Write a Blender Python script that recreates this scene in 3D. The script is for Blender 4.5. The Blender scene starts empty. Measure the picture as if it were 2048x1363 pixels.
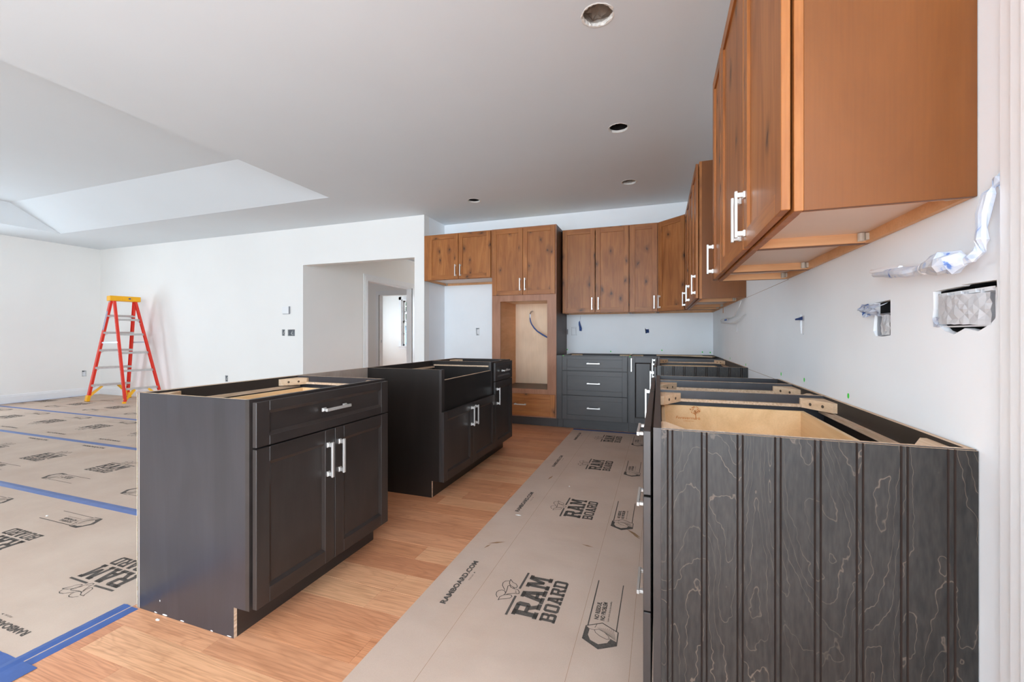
import bpy, bmesh, math, random
from mathutils import Vector, Matrix

random.seed(7)
SC = bpy.context.scene
COL = SC.collection
PI = math.pi

# ------------------------------------------------------------------ camera
cam_d = bpy.data.cameras.new('camera')
cam = bpy.data.objects.new('camera', cam_d)
COL.objects.link(cam)
cam_d.sensor_width = 36.0
cam_d.lens = 36.0 * 842.2 / 2048.0
cam_d.shift_y = -(681.5 - 671.06) / 2048.0
cam_d.clip_start = 0.05
cam.location = (0, 0, 1.107)
cam.rotation_euler = (PI / 2, 0, 0.336162)
SC.camera = cam

# ------------------------------------------------------------------ world, exposure
W = bpy.data.worlds.new('overcast_sky')
SC.world = W
W.use_nodes = True
bg = W.node_tree.nodes['Background']
bg.inputs[0].default_value = (0.76, 0.885, 1.0, 1)
bg.inputs[1].default_value = 9.6
SC.view_settings.view_transform = 'Standard'
SC.view_settings.look = 'None'
SC.view_settings.gamma = 1.0
SC.view_settings.use_curve_mapping = False
SC.view_settings.exposure = 0.33
cy = SC.cycles
cy.use_denoising = True
cy.max_bounces = 12
cy.diffuse_bounces = 8
cy.glossy_bounces = 4
cy.caustics_reflective = False
cy.caustics_refractive = False
cy.sample_clamp_indirect = 8.0


def portal(name, loc, rot, sx, sy):
    """daylight guide sitting in a wall opening (adds no light of its own)"""
    l = bpy.data.lights.new(name, 'AREA')
    l.shape = 'RECTANGLE'
    l.size, l.size_y = sx, sy
    l.cycles.is_portal = True
    o = bpy.data.objects.new(name, l)
    COL.objects.link(o)
    o.location = loc
    o.rotation_euler = rot


# area lights face -Z; rotations below turn that into the room
RY = -4.2
REAR_WIN = [(-3.6, 0.45, 0.02, 2.62)]
RIGHT_FILL = [(-3.6, -0.6, 0.02, 2.5)]  # opening out of view, added to brighten aisle floor, island fronts and ceiling
LEFT_WIN = [(1.9, 3.1, 0.8, 2.1)]
for a, b, c, d in REAR_WIN:
    portal('sky_portal', ((a + b) / 2, RY - 0.02, (c + d) / 2), (PI / 2, 0, 0), b - a, d - c)
for a, b, c, d in RIGHT_FILL:
    portal('sky_portal', (0.74, (a + b) / 2, (c + d) / 2), (PI / 2, 0, PI / 2), b - a, d - c)
for a, b, c, d in LEFT_WIN:
    portal('sky_portal', (-10.12, (a + b) / 2, (c + d) / 2), (PI / 2, 0, -PI / 2), b - a, d - c)
portal('sky_portal', (-9.05, 10.57, 1.42), (PI / 2, 0, -PI / 2), 1.05, 1.15)  # guide for the unseen side opening added to light the bedroom
portal('sky_portal', (-9.2, 7.2, 1.35), (PI / 2, 0, -PI / 2), 0.6, 0.9)  # guide for the unseen opening added to lift the dim den
portal('sky_portal', (-7.45, 11.85, 1.53), (PI / 2, 0, PI), 1.0, 1.5)
portal('sky_portal', (-4.05, 9.2, 1.45), (PI / 2, 0, PI), 0.9, 1.3)  # guide for the unseen opening added to brighten the hall


# ------------------------------------------------------------------ materials
def S(r, g, b):
    def f(c):
        c /= 255.0
        return c / 12.92 if c <= 0.04045 else ((c + 0.055) / 1.055) ** 2.4
    return (f(r), f(g), f(b), 1.0)


class NT:
    def __init__(s, name):
        s.m = bpy.data.materials.new(name)
        s.m.use_nodes = True
        s.n = s.m.node_tree.nodes
        s.l = s.m.node_tree.links
        s.p = s.n['Principled BSDF']

    def new(s, t, **kw):
        n = s.n.new(t)
        for k, v in kw.items():
            setattr(n, k, v)
        return n

    def link(s, a, b):
        s.l.new(a, b)

    def coords(s, scale=(1, 1, 1), rand=True, rot=(0, 0, 0)):
        tc = s.new('ShaderNodeTexCoord')
        out = tc.outputs['Object']
        if rand:
            oi = s.new('ShaderNodeObjectInfo')
            mul = s.new('ShaderNodeMath', operation='MULTIPLY')
            mul.inputs[1].default_value = 37.0
            s.link(oi.outputs['Random'], mul.inputs[0])
            add = s.new('ShaderNodeVectorMath', operation='ADD')
            s.link(out, add.inputs[0])
            s.link(mul.outputs[0], add.inputs[1])
            out = add.outputs[0]
        mp = s.new('ShaderNodeMapping')
        mp.inputs['Scale'].default_value = scale
        mp.inputs['Rotation'].default_value = rot
        s.link(out, mp.inputs[0])
        return mp.outputs[0]

    def noise(s, vec, scale, detail=4, rough=0.55, dist=0.0):
        n = s.new('ShaderNodeTexNoise')
        n.inputs['Scale'].default_value = scale
        n.inputs['Detail'].default_value = detail
        n.inputs['Roughness'].default_value = rough
        n.inputs['Distortion'].default_value = dist
        s.link(vec, n.inputs['Vector'])
        return n.outputs['Fac']

    def ramp(s, fac, stops):
        r = s.new('ShaderNodeValToRGB')
        e = r.color_ramp.elements
        while len(e) < len(stops):
            e.new(0.5)
        for i, (p, c) in enumerate(stops):
            e[i].position = p
            e[i].color = c if len(c) == 4 else (*c, 1)
        s.link(fac, r.inputs[0])
        return r.outputs[0]

    def mix(s, fac, a, b, mode='MIX'):
        m = s.new('ShaderNodeMix', data_type='RGBA', blend_type=mode)
        for sock, v in ((m.inputs[0], fac), (m.inputs[6], a), (m.inputs[7], b)):
            if hasattr(v, 'is_output'):
                s.link(v, sock)
            else:
                sock.default_value = v
        return m.outputs[2]

    def math(s, op, a, b=0.0):
        m = s.new('ShaderNodeMath', operation=op)
        for sock, v in ((m.inputs[0], a), (m.inputs[1], b)):
            if hasattr(v, 'is_output'):
                s.link(v, sock)
            else:
                sock.default_value = v
        return m.outputs[0]

    def bump(s, h, strength=0.2, dist=0.002):
        b = s.new('ShaderNodeBump')
        b.inputs['Strength'].default_value = strength
        b.inputs['Distance'].default_value = dist
        s.link(h, b.inputs['Height'])
        s.link(b.outputs[0], s.p.inputs['Normal'])

    def fin(s, color=None, rough=0.5, metal=0.0, spec=0.5):
        if color is not None:
            if hasattr(color, 'is_output'):
                s.link(color, s.p.inputs['Base Color'])
            else:
                s.p.inputs['Base Color'].default_value = color
        s.p.inputs['Roughness'].default_value = rough
        s.p.inputs['Metallic'].default_value = metal
        s.p.inputs['Specular IOR Level'].default_value = spec
        return s.m


def plain(name, col, rough=0.5, metal=0.0, spec=0.5, var=0.05, scale=9.0, bump=0.0, bscale=60.0):
    t = NT(name)
    v = t.coords((1, 1, 1))
    n = t.noise(v, scale, 3)
    lo = tuple(c * (1 - var) for c in col[:3]) + (1,)
    hi = tuple(min(1, c * (1 + var)) for c in col[:3]) + (1,)
    c = t.ramp(n, [(0.3, lo), (0.7, hi)])
    if bump:
        t.bump(t.noise(v, bscale, 3), bump)
    return t.fin(c, rough, metal, spec)


def axis_scale(axis, along, across):
    return tuple(along if 'xyz'[i] == axis else across for i in range(3))


def wood(name, c1, c2, c3, axis='z', knots=0.0, rough=0.4, spec=0.5, contrast=1.0, across=14.0, along=1.6, kcol=None, fine=0.25):
    t = NT(name)
    v = t.coords(axis_scale(axis, along, across))
    n1 = t.noise(v, 1.0, 6, 0.6, 1.2)
    col = t.ramp(n1, [(0.5 - 0.22 / contrast, c1), (0.5, c2), (0.5 + 0.22 / contrast, c3)])
    vf = t.coords(axis_scale(axis, 5.0, 160.0))
    n2 = t.noise(vf, 1.0, 2, 0.5)
    dk = t.ramp(n2, [(0.35, (0.62, 0.58, 0.55)), (0.6, (1, 1, 1))])
    col = t.mix(fine, col, dk, 'MULTIPLY')
    vb = t.coords((1, 1, 1))
    nb = t.noise(vb, 2.4, 2)
    blot = t.ramp(nb, [(0.3, (0.8, 0.78, 0.76)), (0.65, (1.06, 1.06, 1.06))])
    col = t.mix(0.6, col, blot, 'MULTIPLY')
    if knots:
        vk = t.coords((1, 1, 1))
        sp = t.new('ShaderNodeSeparateXYZ')
        t.link(vk, sp.inputs[0])
        cb = t.new('ShaderNodeCombineXYZ')
        al, ac = (sp.outputs['Z'], sp.outputs['X']) if axis == 'z' else (sp.outputs['X'], sp.outputs['Z'])
        t.link(t.math('MULTIPLY', ac, 8.5), cb.inputs[0])
        t.link(t.math('MULTIPLY', al, 4.6), cb.inputs[1])
        wob = t.new('ShaderNodeTexNoise', noise_dimensions='2D')
        wob.inputs['Scale'].default_value = 2.2
        t.link(cb.outputs[0], wob.inputs['Vector'])
        ad = t.new('ShaderNodeVectorMath', operation='MULTIPLY_ADD')
        t.link(wob.outputs['Color'], ad.inputs[0])
        ad.inputs[1].default_value = (0.35, 0.35, 0)
        t.link(cb.outputs[0], ad.inputs[2])
        vo = t.new('ShaderNodeTexVoronoi', feature='F1', voronoi_dimensions='2D')
        vo.inputs['Scale'].default_value = 1.0
        t.link(ad.outputs[0], vo.inputs['Vector'])
        sep = t.new('ShaderNodeSeparateColor')
        t.link(vo.outputs['Color'], sep.inputs[0])
        gate = t.math('GREATER_THAN', sep.outputs[0], 1.0 - knots)
        spot = t.ramp(vo.outputs['Distance'], [(0.05, (1, 1, 1)), (0.11, (0.5, 0.5, 0.5)), (0.34, (0, 0, 0))])
        f = t.math('MULTIPLY', gate, t.math('MULTIPLY', spot, 0.85))
        col = t.mix(f, col, kcol or S(48, 28, 18))
    t.bump(n2, 0.05, 0.001)
    return t.fin(col, rough, 0, spec)


MAT = {}
WALLC = S(239, 238, 235)
MAT['wall'] = plain('painted_drywall', WALLC, 0.65, spec=0.3, var=0.012, scale=1.5, bump=0.03, bscale=220)
MAT['wall_prime'] = plain('primed_drywall', S(240, 244, 247), 0.7, spec=0.3, var=0.02, scale=2.2, bump=0.03, bscale=200)
MAT['ceiling'] = plain('ceiling_paint', S(223, 229, 233), 0.8, spec=0.2, var=0.012, scale=1.2)
MAT['trim'] = plain('white_trim_paint', S(236, 237, 238), 0.35, var=0.01)
MAT['mask'] = plain('white_masking_plastic', S(246, 247, 249), 0.5, var=0.015, scale=30)
MAT['gypsum'] = plain('torn_gypsum', S(225, 222, 216), 0.9, var=0.06, scale=60, bump=0.4, bscale=150)
for ax in 'xz':
    MAT['alder_' + ax] = wood('knotty_alder_' + ax, S(142, 84, 40), S(166, 104, 54), S(182, 120, 66), ax, 0.34, 0.42, 0.4, kcol=S(52, 32, 22))
    MAT['dark_' + ax] = wood('charcoal_stained_maple_' + ax, S(36, 31, 29), S(45, 39, 37), S(52, 46, 43), ax, 0, 0.42, 0.65, across=9, fine=0.2)
MAT['alder_side'] = wood('alder_veneer', S(115, 66, 25), S(122, 71, 28), S(129, 76, 33), 'z', 0.015, 0.42, 0.4, across=5, along=1.4, fine=0.15, kcol=S(120, 62, 30))
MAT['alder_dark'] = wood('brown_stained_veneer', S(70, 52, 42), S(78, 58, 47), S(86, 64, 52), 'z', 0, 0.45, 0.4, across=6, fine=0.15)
MAT['dark_side'] = wood('charcoal_veneer_sheen', S(42, 42, 46), S(49, 48, 53), S(55, 54, 59), 'z', 0.05, 0.34, 0.7, across=7, along=1.2, fine=0.15, kcol=S(40, 37, 36))  # bluish cast of reflected window light mixed into the base colour
MAT['black_side'] = wood('black_brown_veneer', S(26, 21, 19), S(31, 26, 23), S(36, 30, 27), 'z', 0, 0.34, 0.5, across=7, fine=0.1)
MAT['dark_in'] = plain('charcoal_interior', S(38, 34, 33), 0.5, var=0.1)
MAT['ply'] = wood('plywood_edge', S(190, 158, 130), S(214, 186, 158), S(230, 208, 184), 'x', 0, 0.7, 0.2, across=70, along=6, fine=0.4)
MAT['ply_raw'] = wood('raw_plywood_back', S(166, 152, 142), S(178, 165, 154), S(187, 175, 165), 'z', 0, 0.6, 0.3, across=4, fine=0.15)
MAT['maple'] = wood('maple_drawer_box', S(214, 178, 132), S(228, 194, 148), S(236, 206, 164), 'x', 0, 0.4, 0.4, across=8, fine=0.12)
MAT['cab_in'] = wood('birch_interior', S(236, 208, 176), S(242, 216, 186), S(246, 222, 194), 'z', 0, 0.5, 0.3, across=5, fine=0.12)
MAT['cab_under'] = plain('cabinet_bottom_panel', S(222, 202, 188), 0.45, var=0.03, scale=4)
MAT['cab_rail'] = wood('birch_rail', S(212, 160, 114), S(220, 170, 124), S(228, 180, 136), 'y', 0, 0.5, 0.3, across=8, fine=0.15)
MAT['block'] = wood('pine_block', S(206, 172, 138), S(220, 190, 158), S(230, 205, 176), 'x', 0, 0.6, 0.2, across=20, fine=0.2)
MAT['nickel'] = plain('brushed_nickel', S(226, 224, 220), 0.38, 0.7, var=0.03, scale=40)
MAT['black'] = plain('black_box_hole_shade', S(22, 20, 20), 0.8, var=0.2)  # also painted inside wall and ceiling holes to stand in for their shade
MAT['greybox'] = plain('grey_plastic_box', S(150, 152, 156), 0.5, var=0.05)
MAT['whiteplastic'] = plain('white_plastic', S(232, 233, 235), 0.35, var=0.02)
MAT['bluetape'] = plain('blue_masking_tape', S(60, 90, 150), 0.55, var=0.09, scale=25, bump=0.1)
MAT['bluetape2'] = plain('pale_blue_masking_tape', S(90, 112, 164), 0.55, var=0.08, scale=25)
MAT['greendot'] = plain('green_sticker', S(60, 214, 70), 0.5, var=0.05)
MAT['ink'] = plain('printing_ink', S(92, 85, 79), 0.85, var=0.25, scale=180, spec=0.2)
MAT['inklight'] = plain('thin_printing_ink', S(96, 88, 82), 0.85, var=0.2, scale=120, spec=0.2)
MAT['brownmark'] = plain('brown_scuff', S(152, 118, 86), 0.8, var=0.2, scale=60)
MAT['pencil'] = plain('pencil_line', S(120, 122, 126), 0.8, var=0.2, scale=90)
MAT['burnt'] = plain('burnt_brand_mark', S(196, 122, 60), 0.7, var=0.1, scale=60)
MAT['red'] = plain('red_fibreglass', S(222, 52, 34), 0.4, var=0.06, scale=14)
MAT['yellow'] = plain('yellow_plastic', S(244, 178, 26), 0.4, var=0.04)
MAT['alu'] = plain('ladder_aluminium', S(206, 204, 202), 0.45, 0.7, var=0.05, scale=30)
MAT['steel'] = plain('zinc_steel', S(190, 196, 206), 0.35, 0.8, var=0.05)
MAT['label'] = plain('label_white', S(206, 212, 224), 0.5, var=0.05)
MAT['labelblue'] = plain('label_blue', S(58, 74, 128), 0.5, var=0.1)
MAT['rubber'] = plain('black_rubber', S(36, 36, 36), 0.7, var=0.1)
MAT['putty'] = plain('white_plaster_bit', S(240, 240, 238), 0.8, var=0.03)
MAT['wire'] = plain('white_wire', S(222, 222, 220), 0.5, var=0.02)
MAT['clear'] = plain('clear_bracket', S(190, 184, 172), 0.2, var=0.1)
MAT['insul'] = plain('insulation_paper', S(186, 180, 172), 0.8, var=0.12, scale=25, bump=0.3)


def m_oak():
    t = NT('red_oak_plank')
    oi = t.new('ShaderNodeObjectInfo')
    tone = t.ramp(oi.outputs['Random'], [(0.0, S(206, 142, 104)), (0.2, S(220, 158, 118)), (0.45, S(214, 148, 106)), (0.65, S(222, 160, 120)),
                                         (0.85, S(228, 174, 132)), (1.0, S(202, 138, 102))])
    v = t.coords((0.9, 7.0, 7.0))
    n = t.noise(v, 1.0, 3, 0.5, 0.8)
    rings = t.math('FRACT', t.math('MULTIPLY', n, 13.0))
    rl = t.ramp(rings, [(0.0, (0.80, 0.74, 0.70)), (0.18, (1, 1, 1)), (0.75, (1.03, 1.02, 1.0)), (1.0, (0.80, 0.74, 0.70))])
    col = t.mix(0.6, tone, rl, 'MULTIPLY')
    vf = t.coords((6.0, 190.0, 190.0))
    nf = t.noise(vf, 1.0, 2)
    col = t.mix(0.7, col, t.ramp(nf, [(0.36, (0.72, 0.66, 0.62)), (0.56, (1, 1, 1))]), 'MULTIPLY')
    vb = t.coords((1.2, 4, 4))
    col = t.mix(0.55, col, t.ramp(t.noise(vb, 1.3, 2), [(0.28, (0.78, 0.70, 0.64)), (0.55, (1, 1, 1))]), 'MULTIPLY')
    t.bump(nf, 0.06, 0.0006)
    return t.fin(col, 0.38, 0, 0.4)


MAT['oak'] = m_oak()


def m_paper(name, a, b):
    t = NT(name)
    v = t.coords((1, 1, 1), rand=False)
    n = t.noise(v, 3.0, 5)
    col = t.ramp(n, [(0.3, a), (0.7, b)])
    f = t.noise(v, 420, 2)
    col = t.mix(0.25, col, t.ramp(f, [(0.3, (0.8, 0.78, 0.76)), (0.7, (1.05, 1.05, 1.05))]), 'MULTIPLY')
    st = t.noise(v, 1.7, 3)
    col = t.mix(0.3, col, t.ramp(st, [(0.56, (1, 1, 1)), (0.75, (0.92, 0.78, 0.66))]), 'MULTIPLY')
    w = t.noise(t.coords((1, 2.4, 1), rand=False), 2.6, 3)
    t.bump(w, 0.35, 0.01)
    return t.fin(col, 0.75, 0, 0.25)


MAT['paper'] = m_paper('kraft_board', S(196, 172, 155), S(206, 183, 166))
MAT['paper2'] = m_paper('kraft_board_weathered', S(194, 172, 155), S(205, 185, 168))


def m_bead():
    t = NT('grey_stained_beadboard')
    v = t.coords((4.6, 4.6, 1.35), rand=False)
    n = t.noise(v, 1.0, 2.2, 0.5, 0.6)
    n2 = t.noise(t.coords((30, 30, 22), rand=False), 1.0, 2)
    nn = t.math('ADD', n, t.math('MULTIPLY', n2, 0.05))
    fr = t.math('FRACT', t.math('MULTIPLY', nn, 27.0))
    line = t.ramp(fr, [(0.0, (0, 0, 0)), (0.89, (0, 0, 0)), (0.94, (1, 1, 1)), (0.965, (0.1, 0.1, 0.1)), (1.0, (0, 0, 0))])
    fine = t.noise(t.coords((130, 130, 26), rand=False), 1.0, 2)
    base = t.ramp(fine, [(0.3, S(29, 28, 27)), (0.7, S(49, 46, 43))])
    blot = t.noise(t.coords((2, 2, 3.2), rand=False), 1.3, 3)
    base = t.mix(0.7, base, t.ramp(blot, [(0.32, (0.66, 0.64, 0.62)), (0.6, (1.05, 1.05, 1.05))]), 'MULTIPLY')
    gate = t.noise(t.coords((1, 1, 1), rand=False), 4.0, 2)
    f = t.math('MULTIPLY', line, t.ramp(gate, [(0.35, (0.05, 0.05, 0.05)), (0.7, (0.62, 0.62, 0.62))]))
    col = t.mix(f, base, S(128, 112, 98))
    t.bump(fine, 0.12, 0.001)
    return t.fin(col, 0.45, 0, 0.45)


MAT['bead'] = m_bead()
MAT['groove'] = plain('dark_groove', S(50, 40, 36), 0.45, var=0.1)


def m_tapeplastic():
    t = NT('masking_plastic')
    v = t.coords((1, 1, 1))
    n = t.noise(v, 16, 4, 0.6, 1.5)
    col = t.ramp(n, [(0.33, S(96, 130, 196)), (0.39, S(190, 202, 220)), (0.62, S(214, 217, 222)), (0.70, S(172, 190, 220))])
    return t.fin(col, 0.4, 0, 0.5)


MAT['plastic'] = m_tapeplastic()


def m_bluecrumple():
    t = NT('blue_masked_plastic')
    v = t.coords((1, 1, 1))
    n = t.noise(v, 24, 4, 0.6, 1.5)
    col = t.ramp(n, [(0.34, S(36, 78, 150)), (0.41, S(130, 162, 214)), (0.47, S(226, 230, 238)), (0.7, S(216, 224, 236))])
    return t.fin(col, 0.4, 0, 0.5)


MAT['plasticblue'] = m_bluecrumple()


def m_glass():
    t = NT('window_glass')
    t.p.inputs['Base Color'].default_value = (1, 1, 1, 1)
    tr = t.new('ShaderNodeBsdfTransparent')
    tr.inputs[0].default_value = (0.94, 0.96, 0.96, 1)
    gl = t.new('ShaderNodeBsdfGlossy')
    gl.inputs['Roughness'].default_value = 0.02
    fr = t.new('ShaderNodeFresnel')
    mx = t.new('ShaderNodeMixShader')
    t.link(fr.outputs[0], mx.inputs[0]); t.link(tr.outputs[0], mx.inputs[1]); t.link(gl.outputs[0], mx.inputs[2])
    t.link(mx.outputs[0], t.n['Material Output'].inputs[0])
    return t.m


MAT['glass'] = m_glass()
MAT['leaf'] = plain('tree_leaves', S(38, 62, 30), 0.6, var=0.4, scale=3)
MAT['bark'] = plain('tree_bark', S(82, 66, 52), 0.9, var=0.2)
MAT['siding'] = plain('pale_blue_siding', S(84, 100, 116), 0.6, var=0.03)
MAT['roof'] = plain('roof_shingle', S(52, 52, 56), 0.9, var=0.15, scale=40)
MAT['ground'] = plain('lawn', S(52, 64, 38), 0.9, var=0.2, scale=4)


# ------------------------------------------------------------------ mesh helpers
class G:
    def __init__(s):
        s.bm = bmesh.new()

    def _faces(s, vs, fs, m):
        out = []
        for f in fs:
            try:
                fc = s.bm.faces.new([vs[i] for i in f])
                fc.material_index = m
                out.append(fc)
            except ValueError:
                pass
        return out

    def box(s, x0, x1, y0, y1, z0, z1, m=0, bev=0.0):
        vs = [s.bm.verts.new((x, y, z)) for x in (x0, x1) for y in (y0, y1) for z in (z0, z1)]
        fs = s._faces(vs, [(0, 1, 3, 2), (4, 6, 7, 5), (0, 4, 5, 1), (2, 3, 7, 6), (0, 2, 6, 4), (1, 5, 7, 3)], m)
        if bev:
            es = list({e for f in fs for e in f.edges})
            bmesh.ops.bevel(s.bm, geom=es, offset=bev, segments=1, affect='EDGES', profile=0.5, clamp_overlap=True)
        return vs

    def hexa(s, p, m=0, bev=0.0):
        """8 points: lower ring 0-3, upper ring 4-7"""
        vs = [s.bm.verts.new(q) for q in p]
        fs = s._faces(vs, [(3, 2, 1, 0), (4, 5, 6, 7), (0, 1, 5, 4), (1, 2, 6, 5), (2, 3, 7, 6), (3, 0, 4, 7)], m)
        if bev:
            es = list({e for f in fs for e in f.edges})
            bmesh.ops.bevel(s.bm, geom=es, offset=bev, segments=1, affect='EDGES', profile=0.5, clamp_overlap=True)
        return vs

    def bar(s, p, q, w, h, up=(0, 0, 1), m=0, bev=0.0, w2=None, h2=None):
        p, q = Vector(p), Vector(q)
        d = (q - p).normalized()
        u = Vector(up)
        a = d.cross(u)
        if a.length < 1e-5:
            a = d.cross(Vector((1, 0, 0)))
        a.normalize()
        b = a.cross(d)
        w2, h2 = w2 or w, h2 or h
        A = [p - a * w / 2 - b * h / 2, p + a * w / 2 - b * h / 2, p + a * w / 2 + b * h / 2, p - a * w / 2 + b * h / 2]
        B = [q - a * w2 / 2 - b * h2 / 2, q + a * w2 / 2 - b * h2 / 2, q + a * w2 / 2 + b * h2 / 2, q - a * w2 / 2 + b * h2 / 2]
        return s.hexa(A + B, m, bev)

    def prism(s, pts, axis, a, b, m=0, mcap=None, medge=None):
        """extrude 2D polygon along axis; pts in the other two axes (cyclic order kept xyz). medge: list of material per side"""
        def P(u, v, w):
            return {'x': (w, u, v), 'y': (u, w, v), 'z': (u, v, w)}[axis]
        va = [s.bm.verts.new(P(u, v, a)) for u, v in pts]
        vb = [s.bm.verts.new(P(u, v, b)) for u, v in pts]
        n = len(pts)
        mc = m if mcap is None else mcap
        for ring in (va, vb):
            f = s.bm.faces.new(ring)
            f.material_index = mc
        for i in range(n):
            f = s.bm.faces.new((va[i], va[(i + 1) % n], vb[(i + 1) % n], vb[i]))
            f.material_index = medge[i] if medge else m
        return va + vb

    def tube(s, path, r, n=8, m=0, jitter=0.0, seed=1):
        rnd = random.Random(seed)
        path = [Vector(p) for p in path]
        rings = []
        for i, p in enumerate(path):
            d = (path[min(i + 1, len(path) - 1)] - path[max(i - 1, 0)]).normalized()
            u = Vector((0, 0, 1)) if abs(d.z) < 0.9 else Vector((1, 0, 0))
            a = d.cross(u).normalized()
            b = a.cross(d)
            rr = r[i] if isinstance(r, (list, tuple)) else r
            rings.append([s.bm.verts.new(p + (a * math.cos(t) + b * math.sin(t)) * rr * (1 + rnd.uniform(-jitter, jitter)))
                          for t in [2 * PI * k / n for k in range(n)]])
        for i in range(len(rings) - 1):
            for k in range(n):
                f = s.bm.faces.new((rings[i][k], rings[i][(k + 1) % n], rings[i + 1][(k + 1) % n], rings[i + 1][k]))
                f.material_index = m
        for ring in (rings[0], rings[-1]):
            f = s.bm.faces.new(ring)
            f.material_index = m

    def cyl(s, c, r, h, axis='z', n=16, m=0):
        c = Vector(c)
        d = {'x': Vector((1, 0, 0)), 'y': Vector((0, 1, 0)), 'z': Vector((0, 0, 1))}[axis]
        s.tube([c, c + d * h], r, n, m)

    def poly(s, pts, m=0):
        f = s.bm.faces.new([s.bm.verts.new(p) for p in pts])
        f.material_index = m
        return f

    def done(s, name, mats, parent=None, loc=None, rotz=0.0, smooth=False, **props):
        bmesh.ops.recalc_face_normals(s.bm, faces=s.bm.faces)
        me = bpy.data.meshes.new(name)
        s.bm.to_mesh(me)
        s.bm.free()
        if not isinstance(mats, (list, tuple)):
            mats = [mats]
        for k in mats:
            me.materials.append(MAT[k] if isinstance(k, str) else k)
        if smooth:
            me.polygons.foreach_set('use_smooth', [True] * len(me.polygons))
        return link(name, me, parent, loc, rotz, **props)


def link(name, me, parent=None, loc=None, rotz=0.0, **props):
    o = bpy.data.objects.new(name, me)
    COL.objects.link(o)
    if parent is not None:
        o.parent = parent
    if loc is not None:
        o.location = loc
    o.rotation_euler = (0, 0, rotz)
    for k, v in props.items():
        o[k] = v
    return o


def thing(name, label, cat, loc=(0, 0, 0), rotz=0.0, group=None):
    o = bpy.data.objects.new(name, None)
    o.empty_display_size = 0.1
    COL.objects.link(o)
    o.location = loc
    o.rotation_euler = (0, 0, rotz)
    o['label'] = label
    o['category'] = cat
    if group:
        o['group'] = group
    return o


def tag(o, label, cat, group=None):
    o['label'] = label
    o['category'] = cat
    if group:
        o['group'] = group
    return o


def plate(name, outer, holes, thick, fn, mats, **props):
    """flat slab with holes; outer / holes are 2D loops, fn maps (u, v, w) to the world, w in 0..thick"""
    cu = bpy.data.curves.new(name, 'CURVE')
    cu.dimensions = '2D'
    cu.fill_mode = 'BOTH'
    cu.extrude = thick / 2
    for lp in [outer] + holes:
        sp = cu.splines.new('POLY')
        sp.points.add(len(lp) - 1)
        for i, (u, v) in enumerate(lp):
            sp.points[i].co = (u, v, 0, 1)
        sp.use_cyclic_u = True
    tmp = bpy.data.objects.new('tmp', cu)
    me = bpy.data.meshes.new_from_object(tmp)
    bpy.data.objects.remove(tmp)
    bpy.data.curves.remove(cu)
    for v in me.vertices:
        v.co = fn(v.co.x, v.co.y, v.co.z + thick / 2)
    bm = bmesh.new()
    bm.from_mesh(me)
    bmesh.ops.remove_doubles(bm, verts=bm.verts, dist=1e-5)
    bmesh.ops.recalc_face_normals(bm, faces=bm.faces)
    bm.to_mesh(me)
    bm.free()
    me.polygons.foreach_set('use_smooth', [False] * len(me.polygons))
    me.materials.clear()
    for k in (mats if isinstance(mats, (list, tuple)) else [mats]):
        me.materials.append(MAT[k])
    me.name = name
    return link(name, me, **props)


def rect(a, b, c, d):
    return [(a, c), (b, c), (b, d), (a, d)]


def circ(x, y, r, n=28, jit=0.0, seed=0):
    rnd = random.Random(seed)
    return [(x + r * (1 + rnd.uniform(-jit, jit)) * math.cos(2 * PI * i / n), y + r * (1 + rnd.uniform(-jit, jit)) * math.sin(2 * PI * i / n)) for i in range(n)]


ST = dict(kind='structure')
CZ = 2.743
XR, YB, YL, XL = 0.61, 5.56, 4.985, -10.05

# ------------------------------------------------------------------ room shell
# outlines of the rough openings cut into the drywall
HOLE_BIG = [(1.265, 1.211), (1.169, 1.213), (1.165, 1.216), (1.067, 1.214), (1.065, 1.184), (1.069, 1.142), (1.083, 1.13), (1.116, 1.116), (1.156, 1.123),
            (1.191, 1.110), (1.223, 1.118), (1.248, 1.134), (1.268, 1.148), (1.263, 1.17)]
HOLE_TWO = [(1.551, 1.205), (1.459, 1.208), (1.459, 1.108), (1.509, 1.105), (1.543, 1.106), (1.559, 1.122), (1.551, 1.164)]
HOLE_SLIT = [(2.25, 1.209), (2.236, 1.198), (2.199, 1.198), (2.197, 1.163), (2.206, 1.112), (2.241, 1.116), (2.257, 1.15)]
HOLE_THIN = [(3.935, 1.196), (3.918, 1.196), (3.918, 1.138), (3.935, 1.138)]
PIN = [(1.03, 1.41), (1.05, 1.425), (1.07, 1.41), (1.06, 1.385), (1.04, 1.38)]

f_top = G()
f_top.box(-10.2, -2.9, RY - 0.1, 5.0, -0.08, 0.0)
f_top.box(-2.9, 0.75, RY - 0.1, 5.7, -0.08, -0.006)
f_top.box(-9.2, -2.9, 5.0, 12.0, -0.08, 0.0)
floor = f_top.done('floor', 'oak', **ST)

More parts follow.
